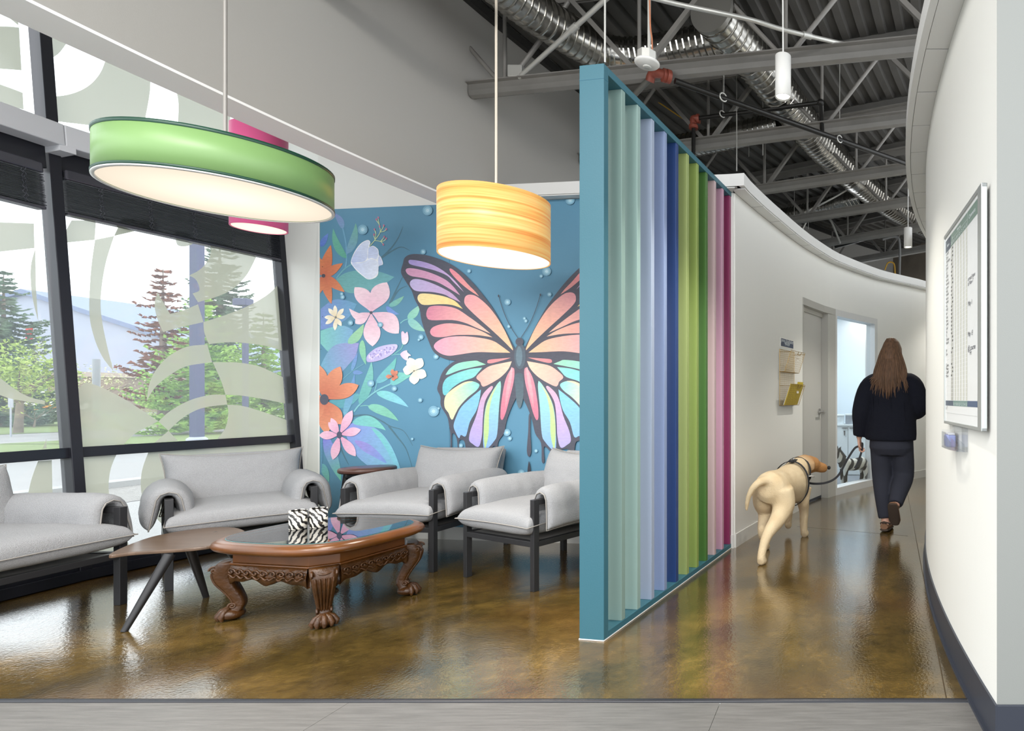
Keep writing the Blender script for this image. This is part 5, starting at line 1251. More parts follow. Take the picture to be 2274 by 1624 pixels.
# screws beside the board joint
scm = mat('dark_screw_head', (30, 34, 40), .4)
for (x, y) in ((996 - 2.4, 592), (996 + 2.6, 592), (993.6, 715), (999.4, 715), (993.6, 796), (999.4, 796), (717, 593), (717, 703.5), (713.5, 776)):
    p = mp_(x, y, .0035) - MO; m = MB(); m.tube([p, p + mn * .0012], .0028, 8); m.build('screw', scm, mural)
FN = ['orange flower at the left edge', 'small cream daisy', 'large pink five-petalled flower', 'pale blue tulip', 'lavender blossom spike', 'cream five-petalled flower', 'tiny orange blossom', 'large orange daisy', 'pink daisy low on the left']
for o_, n_ in zip([c for c in D.objects if c.parent == mural and c.name.startswith('painted_flower')], FN): o_['label'] = n_ + ' painted on the mural'
# ---------------------------------------------------------------- things on the walls
def wall_at(px, rf=RW, lo=R(11.2), hi=R(40), sgn=1):
    for _ in range(60):
        t = (lo + hi) / 2; p = pol(rf(t), t)
        if (p.x / p.y) < (px - CX) / F: lo = t
        else: hi = t
    p = pol(rf(t), t); return p, Vector((sin(t), cos(t), 0)), Vector((cos(t), -sin(t), 0))
def zat(py, Y): return H + (HY - py) / F * Y
def frame(p, tx, ny, z):   # x along, y up, z out of the wall
    return Matrix(((tx.x, 0, ny.x, p.x), (tx.y, 0, ny.y, p.y), (0, 1, 0, z), (0, 0, 0, 1)))
p, tx, ny = wall_at(1733); p2, _, _ = wall_at(1760.5); navy = mat('navy_sign_print', (22, 46, 82), .45); ink_w = mat('white_print', (226, 232, 236), .5)
z0 = (zat(767.5, p.y) + zat(769, p.y)) / 2; z1 = zat(751, p.y); wd = (p2 - p).length; tx = (p2 - p).normalized(); ny = Vector((tx.y, -tx.x, 0))
o = thing('door_sign', 'navy blue sign with white lettering above the wire file rack', 'sign', (p.x, p.y, z0)); Mf = frame(p + ny * .001, tx, ny, z0); Mi = Matrix.Translation((-p.x, -p.y, -z0)) @ Mf
hh = z1 - z0
m = MB(); m.box((-.006, -.006, 0), (wd + .006, hh + .006, .004), Mi); m.build('backing', mat('white_sign_backing', (232, 231, 226), .4), o)
m = MB(); m.box((0, 0, .004), (wd, hh, .0052), Mi); m.build('print', navy, o)
for s_, sz, y in (('Jenny Studhalter', .030, .58), ('Executive', .021, .37), ('Director', .021, .20)):
    tt = text('lettering', s_, sz * wd / .2, Mi @ Matrix.Translation((wd / 2, hh * y, .0056)), ink_w, None, 'CENTER', .15 if y > .5 else 0); tt.parent = o
# gold wire file rack with two pockets
gold = mat('antique_gold_wire', (150, 122, 66), .35, .9)
p, _, _ = wall_at(1730); p2, _, _ = wall_at(1762.5); tx = (p2 - p).normalized(); ny = Vector((tx.y, -tx.x, 0)); wd = (p2 - p).length
z1, z0 = zat(775.5, p.y), zat(900.5, p.y); hh = z1 - z0
o = thing('file_rack', 'gold wire wall file rack with two pockets beside the office door', 'rack', (p.x, p.y, z0)); Mi = Matrix.Translation((-p.x, -p.y, -z0)) @ frame(p + ny * .006, tx, ny, z0)
def wires(mb, pts4, nx, ny_, r):   # a grid between four corners (bl, br, tr, tl)
    bl, br, tr, tl = [Vector(q) for q in pts4]
    for i in range(nx + 1):
        t = i / nx; mb.tube([Mi @ bl.lerp(br, t), Mi @ tl.lerp(tr, t)], r if 0 < i < nx else r * 2.6, 4, smooth=False)
    for j in range(ny_ + 1):
        t = j / ny_; mb.tube([Mi @ bl.lerp(tl, t), Mi @ br.lerp(tr, t)], r if 0 < j < ny_ else r * 2.6, 4, smooth=False)
m = MB(); wires(m, [(0, 0, 0), (wd, 0, 0), (wd, hh, 0), (0, hh, 0)], 18, 28, .0007); m.build('back_grid', gold, o, kind='stuff')
def pocket(zb):
    m = MB(); a = .05; b_ = .115; ph = hh * .375
    wires(m, [(0, zb, a), (wd, zb, a), (wd, zb + ph, b_), (0, zb + ph, b_)], 18, 10, .0007)
    for x in (0, wd):
        m.tube([Mi @ Vector((x, zb, 0)), Mi @ Vector((x, zb, a))], .0022, 5); m.tube([Mi @ Vector((x, zb + ph * .93, 0)), Mi @ Vector((x, zb + ph * .93, b_))], .0022, 5)
    wires(m, [(0, zb, 0), (wd, zb, 0), (wd, zb, a), (0, zb, a)], 20, 2, .0009)
    pk = m.build('pocket', gold, o, kind='stuff')
    m = MB(); m.box((wd * .56, zb + ph * .58, b_ - .028), (wd * .70, zb + ph * .70, b_ - .024), Mi); m.build('label_holder', mat('label_card', (236, 234, 228), .5), o)
    m = MB(); m.tube([Mi @ Vector((wd * (.52 + .0), zb + ph, b_)), Mi @ Vector((wd * .53, zb + ph * .85, b_ - .012)), Mi @ Vector((wd * .72, zb + ph * .85, b_ - .012)), Mi @ Vector((wd * .74, zb + ph, b_))], .0028, 6); m.build('notch_wire', gold, o)
pocket(hh * .60); pocket(.0)
ylw = mat('mustard_yellow_folder', (198, 176, 44), .6)
o2 = thing('file_folder', 'mustard yellow file folder standing in the lower rack pocket', 'folder', (p.x, p.y, z0))
m = MB(); sl = .066 / (hh * .375); hf = hh * .385
m.hexa([Mi @ Vector(q) for q in ((.012, .004, .036), (wd - .03, .004, .036), (wd - .03, .004, .044), (.012, .004, .044), (.012, hf, .036 + sl * hf), (wd - .03, hf, .036 + sl * hf), (wd - .03, hf, .044 + sl * hf), (.012, hf, .044 + sl * hf))]); m.build('cover', ylw, o2)
m = MB(); m.hexa([Mi @ Vector(q) for q in ((wd * .5, hf, .036 + sl * hf), (wd - .04, hf, .036 + sl * hf), (wd - .04, hf, .039 + sl * hf), (wd * .5, hf, .039 + sl * hf), (wd * .5, hf + .022, .04 + sl * hf), (wd - .04, hf + .022, .04 + sl * hf), (wd - .04, hf + .022, .043 + sl * hf), (wd * .5, hf + .022, .043 + sl * hf))]); m.build('tab', ylw, o2)
m = MB(); m.hexa([Mi @ Vector(q) for q in ((.018, .005, .028), (wd - .01, .005, .028), (wd - .01, .005, .035), (.018, .005, .035), (.018, hf - .01, .028 + sl * hf), (wd - .012, hf - .01, .028 + sl * hf), (wd - .012, hf - .01, .035 + sl * hf), (.018, hf - .01, .035 + sl * hf))]); m.build('papers', mat('white_papers', (228, 228, 226), .7), o2)

# ---------------------------------------------------------------- in/out whiteboard on the right wall
def RWt(Y): return CR[0] - sqrt(RR ** 2 - (Y - CR[1]) ** 2)
Ya, Yb = 2.555, 1.915   # far edge, near edge
A = Vector((RWt(Ya) - .012, Ya, 0)); B = Vector((RWt(Yb) - .021, Yb, 0)); tx = (B - A).normalized(); ny = Vector((tx.y, -tx.x, 0)); 
if ny.x > 0: ny = -ny
wd = (B - A).length; zb, zt = 1.037, 1.885; hh = zt - zb
o = thing('whiteboard', 'tall in-out whiteboard chart with a silver frame and handwritten names', 'whiteboard', (A.x, A.y, zb)); Mw = frame(A, tx, ny, zb); Mi = Matrix.Translation((-A.x, -A.y, -zb)) @ Mw
alu = mat('satin_aluminium_frame', (186, 190, 188), .35, .6); board = mat('glossy_white_board', (228, 230, 230), .18)
m = MB(); m.box((.004, .004, -.004), (wd - .004, hh - .004, .008), Mi); m.build('board', board, o)
fw = .016
for a, b_ in (((0, 0, -.008), (wd, fw * .8, .013)), ((0, hh - fw, -.008), (wd, hh, .013)), ((0, 0, -.008), (fw * .5, hh, .013)), ((wd - .05, 0, -.008), (wd, hh, .0135))):
    m = MB(); m.box(a, b_, Mi); m.build('frame', alu, o, bevel=.002)
def W2(u, v): # board fractions: u across 0..1 within the printed area, v down 0..1
    return (.012 + u * (wd - .066), hh - .03 - v * (hh - .06))
prm = mat('printed_chart', (255, 255, 255), .25, vcol=True)
m = MB(); lay = [0]
def quad(u0, v0, u1, v1, c):
    lay[0] += 1; z = .0084 + lay[0] * .000004; (x0, y0), (x1, y1) = W2(u0, v0), W2(u1, v1)
    m.add([(x0, y1, z), (x1, y1, z), (x1, y0, z), (x0, y0, z)], [(0, 1, 2, 3)], 0, (*lin(c)[:3], 1), M=Mi)
V0, V1 = .02, .905
quad(.01, .0, .20, .068, (74, 84, 96)); quad(.20, .0, .975, .068, (122, 142, 132))
UC0, UC1 = .29, .715
quad(.21, .07, .285, V1, (178, 178, 172))
for i in range(10):
    if i % 2 == 1: u = UC0 + (UC1 - UC0) * i / 10; quad(u, .07, u + (UC1 - UC0) / 10, V1, (206, 207, 198))
rows = 40
for r_ in range(rows + 1): v = .07 + (V1 - .07) * r_ / rows; quad(.01, v, .72, v + .0012, (236, 238, 236))
quad(.246, .07, .249, V1, (236, 238, 236)); quad(.287, .032, .718, .034, (200, 210, 204)); quad(.718, 0, .722, .068, (220, 226, 222))
quad(.01, V1 + .002, .285, V1 + .03, (82, 94, 112)); quad(.285, V1 + .002, .72, V1 + .03, (120, 146, 142)); quad(.72, V1 + .002, .975, V1 + .03, (76, 94, 124))
quad(.01, .975, .975, .9765, (190, 192, 192))
rnd = random.Random(11)
names = ['Jennifer', 'Darcy', 'Dominique', 'Emily', 'Emma', 'Gail', 'Gillian', 'Kaylee', 'Kennedy', 'Lauren', 'Malik', 'Markus', 'Nicole', 'Noemi', 'Niki', 'Ricky', 'Sam', 'Sasha', 'Shane', 'Steven', 'Susan', 'Sue', 'Tia', 'Tejinder', 'Victoria', '', 'Joe', 'Jane', '', '', 'Captain', 'Mickey', 'Copper', 'Moose', '', '', '', '']
for r_, nm in enumerate(names):
    if nm: v = .07 + (V1 - .07) * (r_ + .3) / rows; u = rnd.choice([.214, .254]); quad(u, v, u + .024, v + .009, (44, 44, 46))
m.build('printed_chart', prm, o, vcol=True, kind='stuff')
inkd = mat('dry_marker_ink', (48, 50, 54), .5); inkb = mat('blue_black_marker_ink', (40, 44, 62), .5)
def wt(s_, u, v, sz, mt=inkd, rot=0, al='LEFT', sh=.2):
    x, y = W2(u, v); t_ = text('lettering', s_, sz, Mi @ Matrix.Translation((x, y, .0092)) @ Matrix.Rotation(R(rot), 4, 'Z'), mt, None, al, sh); t_.parent = o
for r_, nm in enumerate(names):
    if nm: wt(nm, .025, .07 + (V1 - .07) * (r_ + .85) / rows, .019, inkd, rnd.uniform(-2, 3))
wt('Name', .07, .045, .020, ink_w, 0, 'LEFT', 0); wt('Returning', .42, .026, .016, ink_w, 0, 'LEFT', 0); wt('Comments', .76, .044, .022, ink_w, 0, 'LEFT', 0)
wt('In', .235, .06, .018, ink_w, 90, 'LEFT', 0); wt('Out', .272, .06, .018, ink_w, 90, 'LEFT', 0)
for i, s_ in enumerate(('8', '9', '10', '11', '12', '1', '2', '3', '4', '5')):
    u = UC0 + (UC1 - UC0) * (i + .3) / 10; wt(s_, u, .062, .018, ink_w, 0, 'LEFT', 0); wt(s_, u, V1 + .026, .016, ink_w, 0, 'LEFT', 0)
wt('annual leave', .735, .335, .022, inkb); wt('til Nov 7', .735, .358, .022, inkb); wt('May 1', .735, .455, .026, inkb); wt('May 13', .73, .60, .026, inkb); wt('@ course', .73, .668, .028, inkb); wt('Fri', .78, .69, .026, inkb); wt("in '?", .02, .957, .022, inkb)
# clear pen and eraser holder under the board
acr = glass('clear_acrylic', (.96, .97, .98), .05, .4)
Yc = 2.30; hx = RWt(Yc); o = thing('eraser_holder', 'clear acrylic holder with a blue eraser below the whiteboard', 'holder', (hx, Yc, .94)); 
ay, by = .14, -.105
m = MB(); m.box((-.012, by, .0), (-.0, ay, .092)); m.build('back_plate', acr, o)
m = MB(); m.prism([(-.012, by), (-.035, by + .02), (-.055, by + .1), (-.058, ay), (-.012, ay)], 0, .004); m.build('shelf', acr, o)
m = MB(); m.box((-.058, ay - .003, 0), (-.012, ay, .075)); m.box((-.059, ay - .09, 0), (-.056, ay, .068)); m.build('front_plate', acr, o)
m = MB(); q = [(-.056, ay - .09), (-.05, by + .09), (-.035, by + .025), (-.014, by)]; 
for (x0, y0), (x1, y1) in zip(q, q[1:]): m.hexa([(x0, y0, 0), (x1, y1, 0), (x1 + .002, y1 + .001, 0), (x0 + .002, y0 + .001, 0), (x0, y0, .05), (x1, y1, .03), (x1 + .002, y1 + .001, .03), (x0 + .002, y0 + .001, .05)])
m.build('curved_front', acr, o)
oe = thing('eraser', 'blue felt eraser standing in the clear acrylic holder', 'eraser', (hx - .033, Yc + .09, .9445)); m = MB(); m.box((-.018, -.042, 0), (.018, .042, .052)); m.build('felt', mat('slate_blue_felt', (140, 148, 190), .9), oe, bevel=.006)
m = MB(); m.box((-.014, -.04, .052), (.014, .04, .06)); m.build('grip', mat('pale_grey_plastic', (190, 192, 198), .4), oe, bevel=.002)

# ---------------------------------------------------------------- things in the office behind the side light
zebm = D.materials.new('zebra_plush'); nt, N, L, b = nodes(zebm); zebra(nt, N, L, b, 5.5, 4, .9, (1, .3, .5))
hoof = mat('black_plush', (34, 32, 32), .9)
zo = Vector((.145, 7.42, 0)); o = thing('plush_zebra', 'striped plush zebra standing behind the glass side light', 'toy', zo, R(208))
m = MB()
m.tube([(-.20, 0, .275), (-.14, 0, .29), (0, 0, .275), (.13, 0, .285), (.19, 0, .30)], [.05, .085, .08, .085, .05], 16)
m.tube([(.14, 0, .30), (.20, 0, .37), (.24, 0, .44)], [.07, .052, .045], 14); m.tube([(.215, 0, .455), (.27, 0, .44), (.33, 0, .405), (.345, 0, .40)], [.045, .05, .032, .018], 14)
for sx, sy in ((.13, .045), (.13, -.045), (-.15, .05), (-.15, -.05)): m.tube([(sx, sy, .26), (sx + (.01 if sx > 0 else -.015), sy, .14), (sx, sy, .02)], [.042, .028, .026], 12)
for sy in (-.03, .03): m.tube([(.215, sy, .48), (.205, sy * 1.6, .53)], [.016, .006], 8)
m.tube([(-.20, 0, .31), (-.25, 0, .25), (-.255, 0, .18)], [.012, .010, .014], 8)
bd = m.build('body', zebm, o, remesh=.008, smooth_it=3)
for sx, sy in ((.13, .045), (.13, -.045), (-.15, .05), (-.15, -.05)):
    m = MB(); m.tube([(sx, sy, 0), (sx, sy, .03)], [.031, .028], 12); m.build('hoof', hoof, o)
m = MB()
for i in range(14): t = i / 13; m.tube([(.13 + .1 * t, 0, .36 + .11 * t), (.10 + .1 * t, 0, .39 + .12 * t)], [.012, .004], 6)
m.build('mane', hoof, o)
ca = Vector((-.62, 8.35, 0)); o = thing('cabinet', 'white two-door cabinet in the office behind the glass', 'cabinet', ca); cwm = mat('white_laminate', (222, 226, 226), .4)
m = MB(); m.box((0, .02, .0), (1.0, .42, .74)); m.build('carcass', cwm, o, bevel=.002)
m = MB(); m.box((-.01, -.01, .74), (1.01, .43, .765)); m.build('top', cwm, o, bevel=.002)
for x in (.005, .722 - .01, ):
    m = MB(); m.box((x, 0, .02), (x + .70 if x < .1 else .995, .018, .735)); dd = m.build('door', cwm, o, bevel=.002)
    m = MB(); m.box((.62 if x < .1 else .73, -.012, .705), (.70 if x < .1 else .80, 0, .715)); m.build('handle', blackmetal, dd)
m = MB(); m.tube([(.655, -.01, .66), (.655, .002, .66)], .012, 10); m.box((.648, -.016, .60), (.662, -.010, .655)); m.build('lock', blackmetal, o)
bx_ = mat('pale_print_box', (196, 204, 208), .5, var=.25, vscale=14); gy = mat('grey_box', (128, 136, 146), .6, var=.3, vscale=18)
for i, (x, w_, h_, mt) in enumerate(((.50, .15, .12, bx_), (.67, .17, .13, gy))):
    o2 = thing('storage_box', ('pale storage box on the office cabinet, beside the patterned one', 'grey patterned storage box on the office cabinet')[i], 'box', ca + Vector((x, .05, .765)))
    m = MB(); m.box((0, 0, 0), (w_, .2, h_)); m.build('box', mt, o2, bevel=.003); m = MB(); m.box((-.004, -.004, h_), (w_ + .004, .204, h_ + .022)); m.build('lid', cwm, o2, bevel=.003)
# ---------------------------------------------------------------- woman walking away, dog on a leash
skin = mat('fair_skin', (206, 160, 140), .55); knit = mat('black_navy_knit', (22, 24, 34), .95, bump=.5, bscale=160, spec=.2); trou = mat('charcoal_trousers', (50, 52, 62), .9, bump=.2, bscale=120, spec=.2)
hairm = mat('light_brown_long_hair', (92, 66, 46), .7, var=.5, vscale=26, stretch=(3, 3, .4)); shoe = mat('tan_suede_clog', (120, 88, 66), .8); sole = mat('dark_cork_sole', (62, 50, 42), .8)
fw = Vector((.30, .954, 0)); rt = Vector((.954, -.30, 0))
pr = thing('person', 'woman with long brown hair in a black knit jacket walking away, holding a leash', 'person', (.43, 4.93, 0)); PO = pr.location.copy()
def L(p): return Vector(p) - PO
def B3(r, f, z): return rt * r + fw * f + Vector((0, 0, z))      # body frame: right, forward, up
# joints
hipL, hipR = B3(-.085, 0, .86), B3(.085, 0, .86)
kneeL, ankL = B3(-.085, .02, .47), L((.375, 4.87, .085)); ankL = Vector((ankL.x, ankL.y, .085))
kneeR = B3(.10, .05, .47); ankR = B3(.075, -.20, .235)
shL, shR = B3(-.165, 0, 1.335), B3(.175, 0, 1.335)
elL = L((.185, 4.93, 1.06)); haL = L((.150, 4.97, .80)); elR = L((.655, 4.90, 1.075)); haR = L((.615, 5.12, .99))
def ell_loft(m, rings, n=20, cap=True):   # rings: (centre, half width, half depth)
    vs = []; fs = []
    for c, a, b_ in rings:
        for j in range(n): t = 2 * pi * j / n; vs.append(Vector(c) + rt * a * cos(t) + fw * b_ * sin(t))
    for i in range(len(rings) - 1):
        for j in range(n): fs.append((i * n + j, i * n + (j + 1) % n, (i + 1) * n + (j + 1) % n, (i + 1) * n + j))
    if cap: fs += [tuple(range(n))[::-1], tuple(range((len(rings) - 1) * n, len(rings) * n))]
    return m.add(vs, fs, smooth=True)
m = MB()
hc = B3(.0, .03, 1.55)
ell_loft(m, [(B3(0, 0, .80), .15, .10), (B3(0, 0, .92), .165, .11), (B3(0, 0, 1.06), .125, .09), (B3(0, .01, 1.22), .155, .105), (B3(0, .01, 1.33), .17, .085), (B3(0, .01, 1.39), .07, .06), (B3(0, .015, 1.43), .05, .052), (B3(0, .02, 1.48), .05, .055)])
ell_loft(m, [(hc + Vector((0, 0, -.115)) + fw * .03, .035, .035), (hc + Vector((0, 0, -.09)) + fw * .02, .052, .065), (hc + Vector((0, 0, -.03)), .068, .088), (hc + Vector((0, 0, .03)), .075, .097), (hc + Vector((0, 0, .08)), .066, .082), (hc + Vector((0, 0, .112)), .035, .045)])
m.tube([hc + fw * .085 + Vector((0, 0, .02)), hc + fw * .112 + Vector((0, 0, -.02)), hc + fw * .095 + Vector((0, 0, -.032))], [.009, .014, .012], 8)
for s in (-1, 1): m.sphere(hc + rt * s * .075 + Vector((0, 0, -.005)), (.012, .022, .032), 10, 8)
m.tube([hc + fw * .088 + rt * -.02 + Vector((0, 0, -.062)), hc + fw * .094 + Vector((0, 0, -.06)), hc + fw * .088 + rt * .02 + Vector((0, 0, -.062))], [.005, .008, .005], 8)
for h, k, a in ((hipL, kneeL, ankL), (hipR, kneeR, ankR)):
    m.tube(smooth_line([h, (h + k) / 2, k, (k * .6 + a * .4) - fw * .012, a], 4), [.085 - .0024 * i for i in range(9)] + [.06, .055, .055, .052, .046, .04, .037, .036], 14)
footL = [ankL + Vector((0, 0, .0)), ankL + fw * -.02 + Vector((0, 0, -.045)), ankL + fw * .08 + Vector((0, 0, -.05)), ankL + fw * .16 + Vector((0, 0, -.06))]
m.tube(footL, [.036, .036, .036, .022], 12)
dn = (fw * .55 + Vector((0, 0, -.83))).normalized()
footR = [ankR, ankR + dn * .04 - fw * .02, ankR + dn * .11 + fw * .005, ankR + dn * .17 + fw * .02]
m.tube(footR, [.036, .036, .034, .02], 12)
for s_, e_, h_ in ((shL, elL, haL), (shR, elR, haR)):
    m.tube(smooth_line([s_, (s_ + e_) / 2, e_, (e_ + h_) / 2, h_], 3), [.052, .05, .047, .045, .043, .041, .039, .037, .034, .031, .028, .027, .026], 12)
def hand(h, d, side, curl):
    d = d.normalized(); side = (side - d * side.dot(d)).normalized(); up = d.cross(side)
    m.tube([h - d * .01, h + d * .04, h + d * .08], [(.026, .018), (.036, .016), (.038, .014)], 12, up=up)
    for i, ln in enumerate((.072, .082, .076, .06)):
        b0 = h + d * .078 + side * (-.028 + .0186 * i); q1 = b0 + d * ln * .42; q2 = q1 + (d * cos(curl) + up * sin(curl)) * ln * .34; q3 = q2 + (d * cos(curl * 2) + up * sin(curl * 2)) * ln * .28
        m.tube([b0 - d * .02, b0, q1, q2, q3], [.0095, .0095, .009, .0085, .0065], 8)
    b0 = h + d * .025 + side * -.03; m.tube([b0, b0 + side * -.022 + d * .03 + up * .01, b0 + side * -.016 + d * .06 + up * .026], [.012, .0105, .008], 8)
hand(haL, Vector((.02, .05, -.16)), fw, 1.0); hand(haR, haR - elR, Vector((0, 0, -1)), .7)
m.build('body', skin, pr, remesh=.0062, smooth_it=2)
for s in (-1, 1):
    m = MB(); m.sphere(hc + rt * s * .03 + fw * .082 + Vector((0, 0, .012)), .011, 10, 8); m.build('eye', mat('eye_white', (230, 228, 224), .2), pr)
# jacket
m = MB()
ell_loft(m, [(B3(0, -.01, .785), .222, .165), (B3(0, -.01, .84), .226, .168), (B3(0, -.01, .98), .222, .160), (B3(0, 0, 1.12), .212, .145), (B3(0, 0, 1.25), .205, .132), (B3(0, 0, 1.335), .190, .112), (B3(0, 0, 1.385), .125, .085), (B3(0, .01, 1.41), .075, .07)], 28)
def lim(a, b_, t): return a + (b_ - a) * t
for s_, e_, h_, sg in ((shL, elL, haL, -1), (shR, elR, haR, 1)):
    m.tube(smooth_line([s_ - rt * sg * .05 - Vector((0, 0, .02)), lim(s_, e_, .35) + rt * sg * .012, e_ + rt * sg * .01, lim(e_, h_, .5), lim(e_, h_, .93)], 4), [.070, .076, .081, .085, .086, .087, .088, .087, .086, .085, .083, .080, .076, .071, .066, .062, .058], 16)
jk = m.build('jacket', knit, pr, remesh=.011, smooth_it=4)
m = MB()
for i in range(6):   # loose folds across the back
    a = B3(-.14 + .055 * i, -.150 + .012 * abs(i - 2.5), 1.18 - .03 * (i % 3)); m.tube([a, a + Vector((.006, -.006, -.15)), a + Vector((-.004, -.012, -.32))], [.003, .011, .003], 8)
m.build('jacket_fold', knit, pr, kind='stuff')
# trousers
m = MB()
ell_loft(m, [(B3(0, -.005, .92), .165, .12), (B3(0, -.01, .82), .188, .142), (B3(0, -.01, .72), .192, .145), (B3(0, 0, .66), .17, .12)], 24)
for h, k, a, e in ((hipL, kneeL, ankL, .07), (hipR, kneeR, ankR, .10)):
    m.tube(smooth_line([h + Vector((0, 0, -.06)), lim(h, k, .5), k, lim(k, a, .5) - fw * .01, lim(k, a, 1 - e)], 4), [.108, .108, .107, .105, .103, .101, .098, .095, .092, .089, .085, .081, .077, .072, .067, .063, .060], 18)
m.build('trousers', trou, pr, remesh=.010, smooth_it=3)
# clogs
for pts, d, u in ((footL, fw, Vector((0, 0, 1))), (footR, dn, fw)):
    m = MB(); b0 = pts[0]; q = [b0 - d * .055 - u * .035, b0 - d * .02 - u * .04, b0 + d * .06 - u * .042, b0 + d * .13 - u * .05, b0 + d * .175 - u * .055]
    if d is fw: q = [Vector((p_.x, p_.y, max(p_.z, .040))) for p_ in q]
    m.tube(q, [(.034, .022), (.042, .03), (.044, .034), (.046, .034), (.03, .02)], 16, up=u); m.build('clog', shoe, pr)
    m = MB(); m.tube([p_ - u * (.026 if d is fw else .03) for p_ in q], [(.036, .012), (.044, .013), (.046, .013), (.047, .013), (.03, .012)], 16, up=u); m.build('sole', sole, pr)
    m = MB(); m.tube([b0 - rt * .044 - d * .0 - u * .02, b0 - d * .058 + u * .005, b0 + rt * .044 - u * .02], [(.004, .010)] * 3, 8); m.build('heel_strap', sole, pr)
# hair: a cap with long strands falling over the back
m = MB()
ell_loft(m, [(B3(0, -.085, 1.26), .10, .02), (B3(0, -.075, 1.36), .125, .045), (B3(0, -.03, 1.44), .112, .085), (B3(0, .0, 1.52), .096, .112), (B3(0, .02, 1.59), .088, .108), (B3(0, .02, 1.645), .066, .082), (B3(0, .015, 1.672), .04, .05), (B3(0, .012, 1.684), .012, .016)], 24)
m.build('hair', hairm, pr, remesh=.008, smooth_it=3)
rnd = random.Random(5); m = MB()
for i in range(210):
    u = rnd.uniform(-1, 1); top = B3(u * .03, -.0 + rnd.uniform(-.03, .03), 1.672); md = B3(u * .098, -.10 * sqrt(max(0, 1 - u * u * .8)) + .01, 1.52)
    lo = B3(u * .135 + rnd.uniform(-.015, .015), -.115 - .03 * (1 - u * u) + .05 * abs(u), 1.36); e = B3(u * rnd.uniform(.10, .20), -.155 + .06 * abs(u) + rnd.uniform(-.008, .008), rnd.uniform(1.13, 1.27) + .06 * abs(u)); r0 = rnd.uniform(.006, .011)
    m.tube(smooth_line([top, md, lo, e], 4), [r0 * .6] + [r0] * 8 + [r0 * .8, r0 * .6, r0 * .4, .0008], 6)
m.build('hair_strands', hairm, pr, kind='stuff')
# ---- dog
gx = Vector((.235, .972, 0)).normalized(); gy_ = Vector((-gx.y, gx.x, 0))
dgo = Vector((-.455, 4.43, 0))
dg = thing('dog', 'pale yellow labrador walking away on a leash, head turned right', 'dog', dgo, atan2(gx.y, gx.x))
fur = D.materials.new('yellow_labrador_fur'); nt, N, Lk, b = nodes(fur); tc = N.new('ShaderNodeTexCoord'); sx = N.new('ShaderNodeSeparateXYZ'); Lk.new(tc.outputs['Object'], sx.inputs[0])
r1 = N.new('ShaderNodeMapRange'); r1.inputs[1].default_value = .30; r1.inputs[2].default_value = .44; Lk.new(sx.outputs[0], r1.inputs[0]); r2 = N.new('ShaderNodeMapRange'); r2.inputs[1].default_value = .42; r2.inputs[2].default_value = .50; Lk.new(sx.outputs[2], r2.inputs[0])
mu = N.new('ShaderNodeMath'); mu.operation = 'MULTIPLY'; Lk.new(r1.outputs[0], mu.inputs[0]); Lk.new(r2.outputs[0], mu.inputs[1])
nz = N.new('ShaderNodeTexNoise'); nz.inputs['Scale'].default_value = 9; Lk.new(tc.outputs['Object'], nz.inputs['Vector'])
cc_ = N.new('ShaderNodeMix'); cc_.data_type = 'RGBA'; Lk.new(nz.outputs['Fac'], cc_.inputs[0]); cc_.inputs[6].default_value = lin((206, 178, 136)); cc_.inputs[7].default_value = lin((236, 218, 184))
mx = N.new('ShaderNodeMix'); mx.data_type = 'RGBA'; Lk.new(mu.outputs[0], mx.inputs[0]); Lk.new(cc_.outputs[2], mx.inputs[6]); mx.inputs[7].default_value = lin((176, 126, 74)); Lk.new(mx.outputs[2], b.inputs['Base Color']); b.inputs['Roughness'].default_value = .85
nb = N.new('ShaderNodeTexNoise'); nb.inputs['Scale'].default_value = 120; Lk.new(tc.outputs['Object'], nb.inputs['Vector']); bp = N.new('ShaderNodeBump'); bp.inputs['Strength'].default_value = .35; bp.inputs['Distance'].default_value = .01; Lk.new(nb.outputs['Fac'], bp.inputs['Height']); Lk.new(bp.outputs[0], b.inputs['Normal'])
m = MB()
def trunk(rings, n=20):   # rings along x: (x, y, z, half width, half height)
    vs = []; fs = []
    for x, y, z, a, b_ in rings:
        for j in range(n): t = 2 * pi * j / n; vs.append((x, y + a * cos(t), z + b_ * sin(t)))
    for i in range(len(rings) - 1):
        for j in range(n): fs.append((i * n + j, (i + 1) * n + j, (i + 1) * n + (j + 1) % n, i * n + (j + 1) % n))
    fs += [tuple(range(n)), tuple(range((len(rings) - 1) * n, len(rings) * n))[::-1]]
    m.add(vs, fs, smooth=True)
trunk([(-.37, 0, .50, .07, .07), (-.33, 0, .495, .118, .118), (-.24, 0, .485, .132, .13), (-.12, 0, .475, .122, .128), (0, 0, .462, .130, .145), (.13, 0, .452, .142, .165), (.24, 0, .462, .130, .155), (.31, 0, .48, .09, .11)])
hd = Vector((.47, -.055, .575)); hdir = Vector((.70, -.70, -.10)).normalized(); hs = Vector((-hdir.y, hdir.x, 0)).normalized()
m.tube([(.22, 0, .50), (.32, -.005, .545), (.40, -.02, .575), (.46, -.045, .585)], [.125, .105, .09, .085], 18)
m.tube([hd - hdir * .06, hd, hd + hdir * .06, hd + hdir * .085 - Vector((0, 0, .012)), hd + hdir * .14 - Vector((0, 0, .022)), hd + hdir * .178 - Vector((0, 0, .026))], [.062, .084, .068, .050, .045, .034], 18)
for s in (-1, 1):
    e0 = hd + hs * s * .075 + Vector((0, 0, .045)) - hdir * .015; m.tube([e0, e0 + hs * s * .022 + Vector((0, 0, -.03)), e0 + hs * s * .024 + Vector((0, 0, -.085)) + hdir * .012], [(.022, .010), (.034, .010), (.018, .007)], 10, up=hs)
